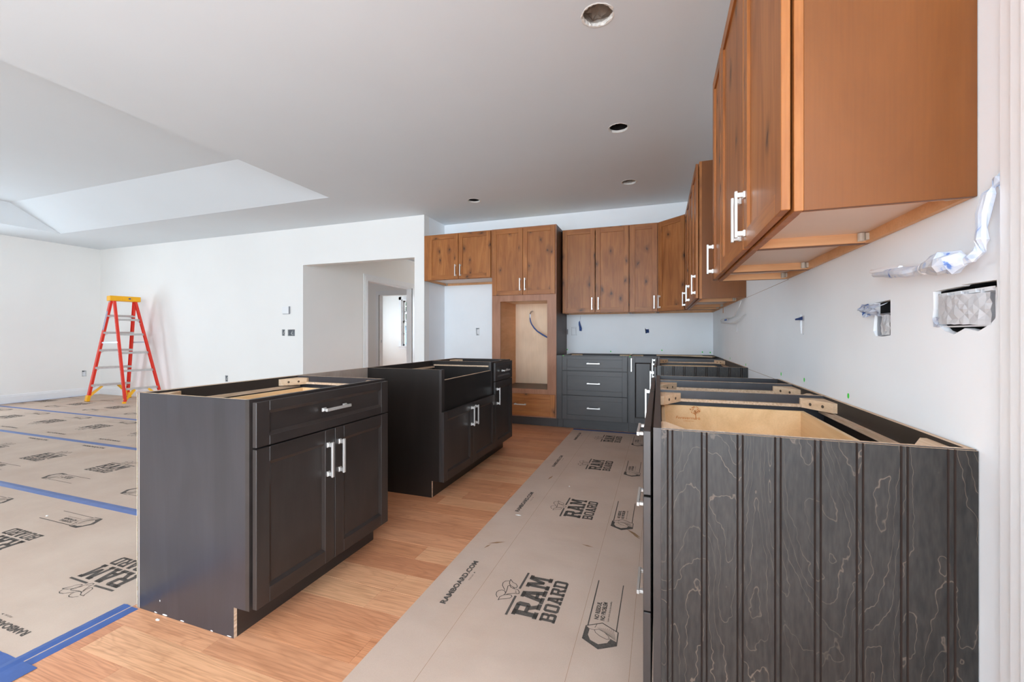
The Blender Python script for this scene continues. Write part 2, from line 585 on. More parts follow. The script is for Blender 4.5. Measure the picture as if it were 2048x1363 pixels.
plate('wall_right', [(RY - 0.1, 0), (0.15, 0), (0.15, 2.1), (0.95, 2.1), (0.95, 0), (5.68, 0), (5.68, CZ), (RY - 0.1, CZ)],
      [HOLE_BIG, HOLE_TWO, HOLE_SLIT, HOLE_THIN, PIN] + [rect(*q) for q in RIGHT_FILL], 0.12, lambda u, v, w: (XR + w, u, v), 'wall_prime', **ST)
plate('wall_back', rect(-3.0, XR, 0, CZ), [[(-2.493, 1.218), (-2.44, 1.216), (-2.44, 1.115), (-2.487, 1.112)],
      [(-0.170, 1.208), (-0.155, 1.185), (-0.128, 1.185), (-0.124, 1.206), (-0.118, 1.15), (-0.16, 1.135)],
      [(-1.164, 1.195), (-1.152, 1.193), (-1.152, 1.126), (-1.164, 1.124)]],
      0.12, lambda u, v, w: (u, YB + w, v), 'wall_prime', **ST)
wl = plate('wall_living', [(XL, 0), (-5.10, 0), (-5.10, 2.177), (-3.15, 2.177), (-3.15, 0), (-3.0, 0), (-3.0, CZ), (XL, CZ)],
           [[(-5.52, 1.205), (-5.46, 1.205), (-5.462, 1.105), (-5.518, 1.107)], [(-5.404, 1.203), (-5.26, 1.203), (-5.262, 1.105), (-5.402, 1.103)],
            [(-6.746, 0.457), (-6.68, 0.455), (-6.682, 0.355), (-6.742, 0.353)]],
           0.125, lambda u, v, w: (u, YL + w, v), 'wall', **ST)
g = G(); g.box(-3.15, -3.0, 5.11, 5.68, 0, CZ); g.done('wall_nook', 'wall_prime', **ST)
plate('wall_left', rect(RY - 0.1, 5.11, 0, CZ), [rect(*w) for w in LEFT_WIN] + [[(4.716, 0.462), (4.781, 0.46), (4.781, 0.355), (4.716, 0.357)]],
      0.15, lambda u, v, w: (XL - w, u, v), 'wall', **ST)
plate('wall_rear', rect(-10.2, 0.73, 0, CZ), [rect(*w) for w in REAR_WIN], 0.12, lambda u, v, w: (u, RY - w, v), 'wall', **ST)

# ceiling with the tray opening and the four light cut-outs
LH = [(-0.297, 2.176, 0.080), (-0.302, 3.411, 0.078), (-0.303, 4.647, 0.078), (-2.118, 4.665, 0.078)]
TR = (-9.06, -3.69, -1.4, 3.988)
plate('ceiling', rect(-10.2, 0.75, RY - 0.1, 5.7), [rect(*TR)] + [circ(x, y, r, 30, 0.03, i) for i, (x, y, r) in enumerate(LH)],
      0.016, lambda u, v, w: (u, v, CZ + w), 'ceiling', **ST)
g = G()
tz = 3.05
lo = [(TR[0], TR[2], CZ + 0.001), (TR[1], TR[2], CZ + 0.001), (TR[1], TR[3], CZ + 0.001), (TR[0], TR[3], CZ + 0.001)]
hi = [(TR[0] + 0.12, TR[2] + 0.6, tz), (TR[1] - 0.35, TR[2] + 0.6, tz), (TR[1] - 0.35, TR[3] - 0.605, tz), (TR[0] + 0.12, TR[3] - 0.605, tz)]
for i in range(4):
    j = (i + 1) % 4
    g.poly([lo[i], lo[j], hi[j], hi[i]])
g.poly(hi)
g.done('ceiling_tray', 'ceiling', **ST)
g = G(); g.box(-10.2, 0.75, RY - 0.1, 5.7, 3.2, 3.3); g.box(-10.2, -10.1, RY - 0.1, 5.7, CZ, 3.2); g.box(0.68, 0.75, RY - 0.1, 5.7, CZ + 0.02, 3.2)
g.box(-10.2, 0.75, RY - 0.1, RY - 0.05, CZ + 0.02, 3.2); g.box(-10.2, 0.75, 5.66, 5.7, CZ + 0.02, 3.2)
g.done('ceiling_sky_block', 'ceiling', **ST)  # unseen box added above the ceiling to shut out sky light

# rooms seen through the opening
plate('wall_hall', rect(5.11, 9.1, 0, CZ), [rect(6.47, 7.96, 0.001, 2.14)], 0.12, lambda u, v, w: (-5.10 - w, u, v), 'wall', **ST)
plate('wall_far', rect(-9.1, -3.0, 0, CZ), [rect(-6.80, -5.30, 0.001, 2.155), rect(-4.5, -3.6, 0.8, 2.1)], 0.12, lambda u, v, w: (u, 9.1 + w, v), 'wall', **ST)  # second hole is out of view, added to let daylight into the hall
g = G(); g.box(-3.15, -3.0, 5.68, 9.1, 0, CZ); g.done('wall_hall_side', 'wall', **ST)
plate('wall_den', rect(5.11, 9.1, 0, CZ), [rect(6.9, 7.5, 0.9, 1.8)], 0.1, lambda u, v, w: (-9.1 - w, u, v), 'wall', **ST)  # hole out of view, added so the den gets daylight
plate('wall_bedroom_side', rect(9.22, 12.0, 0, CZ), [rect(10.05, 11.1, 0.85, 2.0)], 0.12, lambda u, v, w: (-8.98 - w, u, v), 'wall', **ST)  # hole out of view, added as extra daylight for the bedroom
plate('wall_bedroom_back', rect(-9.1, -4.9, 0, CZ), [rect(-7.95, -6.95, 0.78, 2.28)], 0.14, lambda u, v, w: (u, 11.8 + w, v), 'wall', **ST)
g = G(); g.box(-5.0, -4.9, 9.22, 11.8, 0, CZ); g.done('wall_bedroom_right', 'wall', **ST)
g = G(); g.box(-9.25, -2.95, 5.0, 12.0, CZ + 0.02, CZ + 0.08); g.done('ceiling_hall', 'ceiling', **ST)


def casing(name, pts, thick, width, fn, kids=True):
    """profiled casing: legs and head built as stepped boards; pts (u0,u1,top) of the opening; fn maps (u,v,w)"""
    u0, u1, top = pts
    g = G()
    # three steps: full board, thinner lip removed toward the opening
    for ins, th in ((0.0, 0.55), (0.018, 0.8), (0.040, 1.0)):
        o = width - ins
        for bx_ in ((u0 - o, u0, 0, top + o), (u1, u1 + o, 0, top + o), (u0, u1, top, top + o)):
            a, b, c, d = bx_
            g.hexa([fn(x, y, z) for z in (0, thick * th) for x, y in ((a, c), (b, c), (b, d), (a, d))])
    return g.done(name, 'trim', **ST)


casing('trim_1', (6.47, 7.96, 2.14), 0.02, 0.105, lambda u, v, w: (-5.10 + w, u, v))
casing('trim_2', (-6.80, -5.30, 2.155), 0.02, 0.10, lambda u, v, w: (u, 9.1 - w, v))
# jambs of the two doorways
for nm, bx in (('trim_3', ((-5.225, -5.095, 6.47, 6.488, 0, 2.14), (-5.225, -5.095, 7.942, 7.96, 0, 2.14), (-5.225, -5.095, 6.47, 7.96, 2.122, 2.14))),
               ('trim_4', ((-6.80, -6.782, 9.095, 9.225, 0, 2.155), (-5.318, -5.30, 9.095, 9.225, 0, 2.155), (-6.80, -5.30, 9.095, 9.225, 2.137, 2.155)))):
    g = G()
    for b in bx: g.box(*b)
    g.done(nm, 'trim', **ST)
g = G(); g.box(-6.782, -6.778, 9.15, 9.18, 0.93, 1.0); g.done('trim_5', 'steel', **ST)
# casing of the door on the right wall, beside the camera
g = G()
g.box(XR - 0.012, XR, 0.95, 1.041, 0, 2.16, bev=0.003)
g.box(XR - 0.019, XR - 0.011, 0.95, 1.006, 0, 2.16, bev=0.004)
g.box(XR - 0.024, XR - 0.018, 0.95, 0.974, 0, 2.16, bev=0.003)
g.box(XR - 0.012, XR, 0.93, 0.952, 0, 2.12)
g.done('trim_6', 'trim', **ST)


def baseboard(name, p, q, nrm):
    p, q, n = Vector(p), Vector(q), Vector(nrm)
    g = G()
    prof = [(0, 0), (0.016, 0), (0.016, 0.108), (0.011, 0.118), (0.011, 0.130), (0.006, 0.140), (0, 0.146)]
    for i in range(len(prof)):
        a, b = prof[i], prof[(i + 1) % len(prof)]
        z = Vector((0, 0, 1))
        g.poly([p + n * a[0] + z * a[1], q + n * a[0] + z * a[1], q + n * b[0] + z * b[1], p + n * b[0] + z * b[1]])
    g.poly([p + n * a + Vector((0, 0, b)) for a, b in prof]); g.poly([q + n * a + Vector((0, 0, b)) for a, b in prof])
    return g.done(name, 'trim', **ST)


baseboard('baseboard_left', (XL, RY, 0), (XL, YL, 0), (1, 0, 0))
baseboard('baseboard_back', (XL, YL, 0), (-5.10, YL, 0), (0, -1, 0))
baseboard('baseboard_hall', (-5.10, 5.11, 0), (-5.10, 6.36, 0), (1, 0, 0))

g = G(); g.box(XR + 0.03, XR + 0.07, 0.15, 0.95, 0.002, 2.10); g.done('door_1', 'trim', **ST)  # leaf out of view, added shut to keep daylight off the cabinet ends

# window of the far room
WX0, WX1, WZ0, WZ1 = -7.95, -6.95, 0.78, 2.28
g = G()
for b in ((WX0 - 0.09, WX0, 11.778, 11.80, WZ0, WZ1 + 0.09), (WX1, WX1 + 0.09, 11.778, 11.80, WZ0, WZ1 + 0.09), (WX0 - 0.09, WX1 + 0.09, 11.778, 11.80, WZ1, WZ1 + 0.09),
          (WX0 - 0.13, WX1 + 0.13, 11.75, 11.82, WZ0 - 0.03, WZ0), (WX0 - 0.09, WX1 + 0.09, 11.782, 11.80, WZ0 - 0.11, WZ0 - 0.03),
          (WX0, WX0 + 0.035, 11.80, 11.92, WZ0, WZ1), (WX1 - 0.035, WX1, 11.80, 11.92, WZ0, WZ1), (WX0, WX1, 11.80, 11.92, WZ1 - 0.03, WZ1)):
    g.box(*b)
win = g.done('window_1', 'trim', **ST)
for nm, z0, z1, y in (('sash', 1.55, 2.25, 11.88), ('sash', 0.78, 1.58, 11.85)):
    g = G()
    x0, x1 = WX0 + 0.035, WX1 - 0.035
    for b in ((x0, x0 + 0.045, z0, z1), (x1 - 0.045, x1, z0, z1), (x0, x1, z0, z0 + 0.05), (x0, x1, z1 - 0.045, z1),
              (x0, x1, (z0 + z1) / 2 - 0.011, (z0 + z1) / 2 + 0.011), ((x0 + x1) / 2 - 0.011, (x0 + x1) / 2 + 0.011, z0, z1)):
        g.box(b[0], b[1], y, y + 0.03, b[2], b[3])
    sash = g.done('window_sash', 'trim', win)
    g = G(); g.box(x0 + 0.04, x1 - 0.04, y + 0.013, y + 0.017, z0 + 0.04, z1 - 0.04); g.done('glass_pane', 'glass', sash)

# ------------------------------------------------------------------ outdoors beyond that window
g = G(); g.box(-40, 20, 12.1, 60, -0.6, -0.5); g.done('ground', 'ground', **ST)
ho = thing('neighbour_house', 'pale blue sided house seen through the far window', 'house', (-15.0, 22.0, -0.5))
g = G()
for k in range(16):
    g.prism([(-0.0, k * 0.14), (-0.03, k * 0.14), (-0.005, k * 0.14 + 0.15), (0.0, k * 0.14 + 0.15)], 'x', -5, 5)
g.box(-5, 5, 0, 5, 0, 2.2)
g.done('siding', 'siding', ho, kind='stuff')
g = G(); g.prism([(-0.3, 2.2), (5.3, 2.2), (2.5, 2.7)], 'x', -5.2, 5.2); g.done('roof', 'roof', ho)
tr_ = thing('leafy_tree', 'green leafy tree seen through the upper sash of the far window', 'tree', (-19.6, 30.0, -0.5))
g = G(); g.tube([(0, 0, 0), (0.1, 0, 2), (0, 0.1, 4)], [0.25, 0.2, 0.12], 10); g.done('trunk', 'bark', tr_)
g = G()
rnd = random.Random(3)
for k in range(900):
    th, ph, rr = rnd.uniform(0, 2 * PI), math.acos(rnd.uniform(-1, 1)), rnd.uniform(0.6, 1.0)
    c = Vector((math.sin(ph) * math.cos(th) * 3.4 * rr, math.sin(ph) * math.sin(th) * 3.0 * rr, 5.4 + math.cos(ph) * 3.4 * rr))
    a = Vector((rnd.uniform(-1, 1), rnd.uniform(-1, 1), rnd.uniform(-1, 1))).normalized()
    b = a.orthogonal().normalized()
    r = rnd.uniform(0.22, 0.4)
    g.poly([c + a * r, c + b * r * 0.6, c - a * r, c - b * r * 0.6])
g.done('foliage', 'leaf', tr_, kind='stuff')

# ------------------------------------------------------------------ floor planks (individual boards)
PW = 0.1302
row = 0
y = 1.162 - 11 * PW
rnd = random.Random(21)
while y < 5.5:
    x = -2.9 - rnd.uniform(0.0, 0.6)
    while x < 0.1:
        L = rnd.choice((0.42, 0.55, 0.7, 0.85, 1.05, 1.3)) * rnd.uniform(0.9, 1.1)
        x1 = min(x + L, 0.12)
        a, b = max(x, -2.9), x1
        if b - a > 0.04 and y < 4.98:
            g = G()
            g.box(a + 0.0004, b - 0.0004, y + 0.0004, y + PW - 0.0004, -0.006, rnd.uniform(-0.0002, 0.0), bev=0.0004)
            g.done('plank', 'oak', floor)
        x = x1
    y += PW

# ------------------------------------------------------------------ handles
def pull_mesh(vertical):
    L, proj = 0.152, 0.032
    g = G()
    def bx(a, b, y0, y1, w, m=0, bev=0.0012):
        if vertical: g.box(-w / 2, w / 2, y0, y1, a, b, m, bev)
        else: g.box(a, b, y0, y1, -w / 2, w / 2, m, bev)
    bx(-L / 2, L / 2, -proj, -proj + 0.009, 0.0125)
    for sgn in (-1, 1):
        c = sgn * (L / 2 - 0.013)
        bx(c - 0.008, c + 0.008, -proj + 0.006, -0.006, 0.010)
        bx(c - 0.011, c + 0.011, -0.008, 0.0, 0.016)
    bm = g.bm
    bmesh.ops.recalc_face_normals(bm, faces=bm.faces)
    me = bpy.data.meshes.new('pull')
    bm.to_mesh(me); bm.free()
    me.materials.append(MAT['nickel'])
    return me


PULL = {'v': pull_mesh(True), 'h': pull_mesh(False)}


def pull(parent, kind, x, z, y=-0.022):
    return link('handle', PULL[kind], parent, (x, y, z))


# ------------------------------------------------------------------ cabinet fronts
def front(parent, name, x0, x1, z0, z1, wd, handle=None, stile=0.056, rail=0.056, dark=False, y0=-0.0245, y1=-0.0055, rec=0.009):
    """five-piece shaker front: the centre panel is the part, stiles / rails / moulding / handle are its pieces"""
    V, H = wd + '_z', wd + '_x'
    bead = 0.012 if dark else 0.0
    g = G()
    g.box(x0 + stile - 0.004, x1 - stile + 0.004, y0 + rec, y1, z0 + rail - 0.004, z1 - rail + 0.004)
    p = g.done(name, H if (x1 - x0) > 2.2 * (z1 - z0) else V, parent)
    for a, b in ((x0, x0 + stile), (x1 - stile, x1)):
        g = G(); g.box(a, b, y0, y1, z0, z1, bev=0.0015); g.done('stile', V, p)
    for a, b in ((z0, z0 + rail), (z1 - rail, z1)):
        g = G(); g.box(x0 + stile, x1 - stile, y0, y1, a, b, bev=0.0012); g.done('rail', H, p)
    if dark:
        g = G()
        X0, X1, Z0, Z1 = x0 + stile, x1 - stile, z0 + rail, z1 - rail
        o = [(X0, y0 + 0.002, Z0), (X1, y0 + 0.002, Z0), (X1, y0 + 0.002, Z1), (X0, y0 + 0.002, Z1)]
        i = [(X0 + bead, y0 + rec - 0.001, Z0 + bead), (X1 - bead, y0 + rec - 0.001, Z0 + bead), (X1 - bead, y0 + rec - 0.001, Z1 - bead), (X0 + bead, y0 + rec - 0.001, Z1 - bead)]
        ob = [(q[0], y0 + rec + 0.001, q[2]) for q in o]
        ib = [(q[0], y0 + rec + 0.001, q[2]) for q in i]
        for k in range(4):
            j = (k + 1) % 4
            g.poly([o[k], o[j], i[j], i[k]]); g.poly([i[k], i[j], ib[j], ib[k]]); g.poly([o[k], o[j], ob[j], ob[k]])
        g.done('inner_molding', V, p)
    if handle:
        pull(p, handle[0], handle[1], handle[2], y0)
    return p


def corner_block(parent, cx, cy, sx, sy, z, L=0.13):
    """triangular glue block with two screw holes; (sx, sy) point into the cabinet"""
    g = G()
    c = 0.013
    pts = [(cx, cy), (cx + sx * L, cy), (cx + sx * L, cy + sy * c), (cx + sx * c, cy + sy * L * 0.62), (cx, cy + sy * L * 0.62)]
    g.prism(pts, 'z', z - 0.035, z)
    p, q = Vector((*pts[2], 0)), Vector((*pts[3], 0))
    n = Vector((sx * 0.5, sy, 0)).normalized()
    for f in (0.3, 0.68):
        h = p.lerp(q, f) + n * 0.0004 + Vector((0, 0, z - 0.0175))
        d = (q - p).normalized()
        g.poly([h + d * 0.006 * math.cos(2 * PI * k / 10) + Vector((0, 0, 0.006 * math.sin(2 * PI * k / 10))) for k in range(10)], 1)
    return g.done('corner_block', ['block', 'bark'], parent)


def side_poly(d, top=0.876, toe=0.076, toez=0.114, y0=0.019):
    return [(toe, 0.0), (d, 0.0), (d, top), (y0, top), (y0, toez), (toe, toez)]


def base_cab(label, loc, rotz, w, d, fronts, ply_toe=-1, frame_rails=(), stile=0.032, side='dark_side', blocks=True, rails=True, toprail=True,
             drawer_box=None, bottom=True, name='base_cabinet', toe_x=None, dark=True, frame_stiles=None, top_rail_z=0.838, left_side=True, right_side=True):
    t = thing(name, label, 'cabinet', loc, rotz)
    poly = side_poly(d)
    for k, (a, b) in enumerate(((0, 0.012), (w - 0.012, w))):
        if (k == 0 and not left_side) or (k == 1 and not right_side): continue
        g = G()
        g.prism(poly, 'x', a, b, m=1, mcap=0, medge=[0, 0, 1, 0, 0, 1 if ply_toe == k else 0])
        g.done('side_panel', [side, 'ply'], t)
    g = G()
    for a, b in (frame_stiles or ((0, stile), (w - stile, w))):
        g.box(a, b, 0, 0.019, 0.114, 0.876)
    if toprail:
        g.box(stile, w - stile, 0, 0.019, top_rail_z, 0.876)
    g.box(stile, w - stile, 0, 0.019, 0.114, 0.15)
    for a, b in frame_rails:
        g.box(stile, w - stile, 0, 0.019, a, b)
    g.done('face_frame', 'dark_x', t)
    g = G(); g.box(0.012, w - 0.012, d - 0.012, d, 0.114, 0.8755); g.box(0.012, w - 0.012, d - 0.012, d, 0.8755, 0.876, 1); g.done('back_panel', ['dark_in', 'ply'], t)
    if bottom:
        g = G(); g.box(0.012, w - 0.012, 0.019, d - 0.012, 0.114, 0.127); g.done('bottom_panel', 'dark_in', t)
    a, b = toe_x or (0.0, w)
    g = G(); g.box(a + (0.012 if ply_toe == 0 else 0.0), b - (0.012 if ply_toe == 1 else 0.0), 0.0755, 0.092, 0, 0.114); g.done('toe_kick', 'black_side' if side == 'black_side' else 'dark_x', t)
    if rails:
        g = G(); g.box(0.012, w - 0.012, d - 0.030, d - 0.012, 0.812, 0.826); g.done('back_rail', 'ply', t)
        g = G(); g.box(0.012, 0.030, 0.019, d - 0.030, 0.832, 0.843); g.done('side_rail', 'ply', t)
        g = G(); g.box(w - 0.030, w - 0.012, 0.019, d - 0.030, 0.832, 0.843); g.done('side_rail', 'ply', t)
    if blocks:
        L = min(0.13, w * 0.42)
        for cx, sx in ((0.012, 1), (w - 0.012, -1)):
            corner_block(t, cx, 0.019, sx, 1, 0.866, L)
            corner_block(t, cx, d - 0.012, sx, -1, 0.866, L)
    made = []
    for f in fronts:
        kind, x0, x1, z0, z1, h = f
        rl = 0.056 if (z1 - z0) > 0.2 else 0.036
        made.append(front(t, kind, x0, x1, z0, z1, 'dark', h, 0.056, rl, dark=dark))
    if drawer_box:
        x0, x1, y1, z0, z1, fi = drawer_box
        g = G()
        g.box(x0, x0 + 0.013, 0.022, y1, z0, z1, bev=0.001); g.box(x1 - 0.013, x1, 0.022, y1, z0, z1, bev=0.001)
        g.box(x0 + 0.013, x1 - 0.013, y1 - 0.013, y1, z0, z1, bev=0.001); g.box(x0 + 0.013, x1 - 0.013, 0.022, 0.035, z0, z1, bev=0.001)
        g.box(x0 + 0.01, x1 - 0.01, 0.03, y1 - 0.01, z0 + 0.012, z0 + 0.018)
        g.done('drawer_box', 'maple', made[fi], label='pale maple drawer box')
    return t


XF = -1.392       # front plane of the island cabinets
RZ_I, RZ_R = PI / 2, -PI / 2
isl1 = base_cab('dark base cabinet nearest the camera in the island, one wide drawer over two doors', (XF, 1.118, 0), RZ_I, 0.795, 0.604,
                [('drawer', 0.008, 0.787, 0.702, 0.866, ('h', 0.392, 0.789)),
                 ('door', 0.008, 0.396, 0.118, 0.696, ('v', 0.354, 0.568)),
                 ('door', 0.399, 0.787, 0.118, 0.696, ('v', 0.424, 0.568))],
                frame_rails=((0.68, 0.72),), drawer_box=(0.045, 0.75, 0.52, 0.70, 0.815, 0), side='dark_side', ply_toe=0)

sp_ = [o for o in isl1.children if o.name.startswith('side_panel')][0]
g = G()
rnd = random.Random(8)
for y_, z_, a_, b_ in ((0.05, 0.004, 0.014, 0.002), (0.14, 0.003, 0.008, 0.002), (0.30, 0.004, 0.012, 0.002), (0.40, 0.005, 0.018, 0.003), (0.455, 0.004, 0.010, 0.002), (0.43, 0.055, 0.002, 0.004)):
    yy = y_ + 0.05
    g.poly([(-0.0004, yy + a_ * math.cos(t_) * rnd.uniform(0.7, 1.1), max(0.0005, z_ + b_ * math.sin(t_) * rnd.uniform(0.6, 1.1))) for t_ in [2 * PI * k / 9 for k in range(9)]])
g.done('plaster_smear', 'putty', sp_, kind='stuff')

# farm-sink base
t = thing('sink_base_cabinet', 'black-brown island cabinet with a cut-out apron for a farmhouse sink', 'cabinet', (XF, 2.538, 0), RZ_I)
w, d = 0.925, 0.604
for a, b in ((0, 0.012), (w - 0.012, w)):
    g = G(); g.prism(side_poly(d), 'x', a, b, m=1, mcap=0, medge=[0, 0, 1, 0, 0, 1 if a == 0 else 0]); g.done('side_panel', ['black_side', 'ply'], t)
g = G()
g.box(0, 0.04, 0, 0.019, 0.114, 0.876); g.box(w - 0.04, w, 0, 0.019, 0.114, 0.876); g.box(0.04, w - 0.04, 0, 0.019, 0.114, 0.15)
g.done('face_frame', 'dark_z', t)
g = G(); g.box(0.04, w - 0.04, 0.0005, 0.0185, 0.56, 0.802, 0); g.box(0.04, w - 0.04, 0.001, 0.018, 0.802, 0.8035, 1); g.done('apron_panel', ['black_side', 'ply'], t)
g = G(); g.box(0.012, w - 0.012, d - 0.006, d, 0.114, 0.876); g.done('back_panel', 'dark_in', t)
g = G(); g.box(0.012, w - 0.012, 0.019, d - 0.006, 0.114, 0.127); g.done('bottom_panel', 'dark_in', t)
g = G(); g.box(0.012, w - 0.012, d - 0.030, d - 0.006, 0.812, 0.826); g.done('back_rail', 'ply', t)
g = G(); g.box(w - 0.030, w - 0.012, 0.03, d - 0.030, 0.832, 0.843); g.done('side_rail', 'ply', t)
g = G(); g.box(0.012, w, 0.0755, 0.092, 0, 0.114); g.done('toe_kick', 'black_side', t)
front(t, 'door', -0.014, 0.461, 0.118, 0.590, 'dark', ('v', 0.425, 0.490), dark=True)
front(t, 'door', 0.464, 0.921, 0.118, 0.590, 'dark', ('v', 0.500, 0.490), dark=True)

base_cab('narrow dark island cabinet with one drawer and one door, beside the sink cabinet', (XF, 3.465, 0), RZ_I, 0.46, 0.604,
         [('drawer', 0.006, 0.454, 0.702, 0.866, ('h', 0.23, 0.787)), ('door', 0.006, 0.454, 0.118, 0.696, ('v', 0.045, 0.568))],
         frame_rails=((0.68, 0.72),), side='black_side')

g = G(); g.box(-2.012, -2.003, 1.118, 3.925, 0.0, 0.876, 0); g.box(-2.003, -1.9975, 1.118, 3.925, 0.0, 0.876, 1)
g.box(-2.0122, -2.0085, 1.1175, 1.1185, 0.0, 0.876, 2); g.box(-2.012, -2.006, 1.118, 3.925, 0.8755, 0.8762, 2)
tag(g.done('island_back_panel', ['dark_side', 'ply_raw', 'ply']), 'long thin panel closing the back of the island, raw side facing the aisle', 'panel')

# ---- right run, fronts facing the aisle
XRF = -0.014
DR = XR - XRF - 0.002


def bead_panel(parent, x0, x1, d, z0=0.0, ys=0.0195):
    """sheet with paired bead grooves across its outer face (x1)"""
    g = G()
    cs = [0.0390 + 0.0772 * k for k in range(8)]
    pts = [(x0, d), (x0, ys)]
    pts.append((x1, ys))
    marks = [0, 0]
    for c in cs:
        for cc in (c - 0.005, c + 0.006):
            pts += [(x1, cc - 0.0022), (x1 - 0.0035, cc), (x1, cc + 0.0022)]
    pts.append((x1, d))
    med = [0] * len(pts)
    for i in range(len(pts)):
        a, b = pts[i], pts[(i + 1) % len(pts)]
        if (abs(a[0] - (x1 - 0.0035)) < 1e-6) or (abs(b[0] - (x1 - 0.0035)) < 1e-6): med[i] = 1
    g.prism(pts, 'z', z0, 0.874, m=0, mcap=2, medge=med)
    return g.done('beadboard_end_panel', ['bead', 'groove', 'ply'], parent, label='grey beadboard end panel with wavy grain')


YA0, YA1, YB1, YC1 = 1.118, 1.930, 2.340, 2.600
wA = YA1 - YA0
cabA = base_cab('three-drawer base cabinet nearest the camera on the right, grey beadboard end facing the camera', (XRF, YA1, 0), RZ_R, wA, DR,
                [('drawer', 0.006, wA - 0.006, 0.702, 0.865, ('h', wA / 2, 0.784)),
                 ('drawer', 0.006, wA - 0.006, 0.407, 0.697, ('h', wA / 2, 0.552)),
                 ('drawer', 0.006, wA - 0.006, 0.118, 0.403, ('h', wA / 2, 0.262))],
                frame_rails=((0.68, 0.72), (0.388, 0.422)), drawer_box=(0.045, wA - 0.045, 0.535, 0.70, 0.820, 0), frame_stiles=((0, 0.032), (wA - 0.032, wA - 0.0005)))
bead_panel(cabA, wA - 0.0005, wA + 0.006, DR)
# maker's mark burnt into the drawer box (added below once the text helper exists)
wB = YB1 - YA1
base_cab('narrow dark base cabinet right behind the nearest right-hand one, pull at its far edge', (XRF, YB1, 0), RZ_R, wB - 0.002, DR,
         [('door', 0.006, wB - 0.008, 0.118, 0.865, ('v', 0.034, 0.754))], drawer_box=None)
wC = YC1 - YB1
base_cab('very narrow open-topped base cabinet beside the range gap', (XRF, YC1, 0), RZ_R, wC - 0.002, DR,
         [('door', 0.006, wC - 0.008, 0.118, 0.865, None)], blocks=False, rails=False)
YD0, YD1 = 3.45, 4.62
wD = YD1 - YD0
cabD = base_cab('base cabinet beyond the range gap with a beadboard end panel', (XRF, YD1, 0), RZ_R, wD - 0.002, DR,
                [('door', 0.006, wD / 2 - 0.002, 0.118, 0.865, ('v', 0.10, 0.754)), ('door', wD / 2 + 0.001, wD - 0.008, 0.118, 0.865, ('v', wD - 0.045, 0.754))],
                frame_stiles=((0, 0.032), (wD - 0.034, wD - 0.0025)), drawer_box=(0.03, wD - 0.03, 0.545, 0.715, 0.81, 0))
bead_panel(cabD, wD - 0.0025, wD + 0.004, DR)

# ---- back run
YF = 4.95
DB = YB - YF - 0.002
base_cab('wide three-drawer slate base cabinet on the back wall next to the oven cabinet', (-1.095, YF, 0), 0, 0.763, DB,
         [('drawer', 0.008, 0.755, 0.700, 0.866, ('h', 0.375, 0.784)), ('drawer', 0.008, 0.755, 0.410, 0.693, ('h', 0.378, 0.552)),
          ('drawer', 0.008, 0.755, 0.122, 0.404, ('h', 0.378, 0.265))],
         frame_rails=((0.68, 0.72), (0.388, 0.422)), dark=False)
ft = thing('filler_strip', 'narrow slate filler strip between oven cabinet and the drawer base', 'filler', (-1.163, YF, 0))
g = G(); g.box(0, 0.066, 0, 0.019, 0.114, 0.876, bev=0.001); g.done('filler_board', 'dark_z', ft)
g = G(); g.box(0.0, 0.066, 0.0755, 0.092, 0, 0.114); g.done('toe_kick', 'dark_x', ft)
# corner cabinet (L-shaped carcass)
lc = thing('corner_base_cabinet', 'corner base cabinet where the back run meets the right run', 'cabinet', (-0.330, YF, 0))
wS = XR + 0.330 - 0.002
g = G(); g.prism(side_poly(DB), 'x', 0, 0.012, m=1, mcap=0, medge=[0, 0, 1, 0, 0, 0]); g.done('side_panel', ['dark_side', 'ply'], lc)
g = G(); g.prism([(0.335, 0.0), (wS, 0.0), (wS, 0.876), (0.335, 0.876), (0.335, 0.114), (0.395, 0.114), (0.395, 0)][::-1], 'y', YD1 + 0.002 - YF, YD1 + 0.014 - YF, m=0); g.done('side_panel', ['dark_side'], lc)
g = G()
g.box(0, 0.032, 0, 0.019, 0.114, 0.876); g.box(0.032, 0.316, 0, 0.019, 0.84, 0.876); g.box(0.032, 0.316, 0, 0.019, 0.114, 0.15)
g.box(0.316, 0.335, YD1 + 0.014 - YF, 0.019, 0.84, 0.876); g.box(0.316, 0.335, YD1 + 0.014 - YF, 0.019, 0.114, 0.15)
g.done('face_frame', 'dark_x', lc)
g = G(); g.box(0.012, wS, DB - 0.006, DB, 0.114, 0.876); g.box(wS - 0.006, wS, YD1 + 0.014 - YF, DB - 0.006, 0.114, 0.876); g.done('back_panel', 'dark_in', lc)
g = G(); g.prism([(0.012, 0.02), (0.336, 0.02), (0.336, YD1 + 0.014 - YF), (wS, YD1 + 0.014 - YF), (wS, DB), (0.012, DB)], 'z', 0.114, 0.127); g.done('bottom_panel', 'cab_in', lc)
g = G(); g.box(0.0, 0.40, 0.0755, 0.092, 0, 0.114); g.done('toe_kick', 'dark_x', lc)
g = G(); g.bar((0.50, DB - 0.02, 0.868), (wS - 0.02, 0.30, 0.868), 0.09, 0.012); g.bar((0.30, DB - 0.03, 0.866), (wS - 0.12, DB - 0.05, 0.866), 0.05, 0.012); g.done('corner_brace', 'block', lc)
corner_block(lc, 0.012, 0.019, 1, 1, 0.866); corner_block(lc, 0.012, DB - 0.006, 1, -1, 0.866)
front(lc, 'door', 0.012, 0.305, 0.122, 0.866, 'dark', ('v', 0.036, 0.780), 0.062, 0.062, dark=True)
dr2 = front(lc, 'door', 0.012, 0.28, 0.118, 0.865, 'dark', ('v', 0.23, 0.784), dark=True)
dr2.location = (0.316, 0.008, 0); dr2.rotation_euler = (0, 0, -PI / 2)

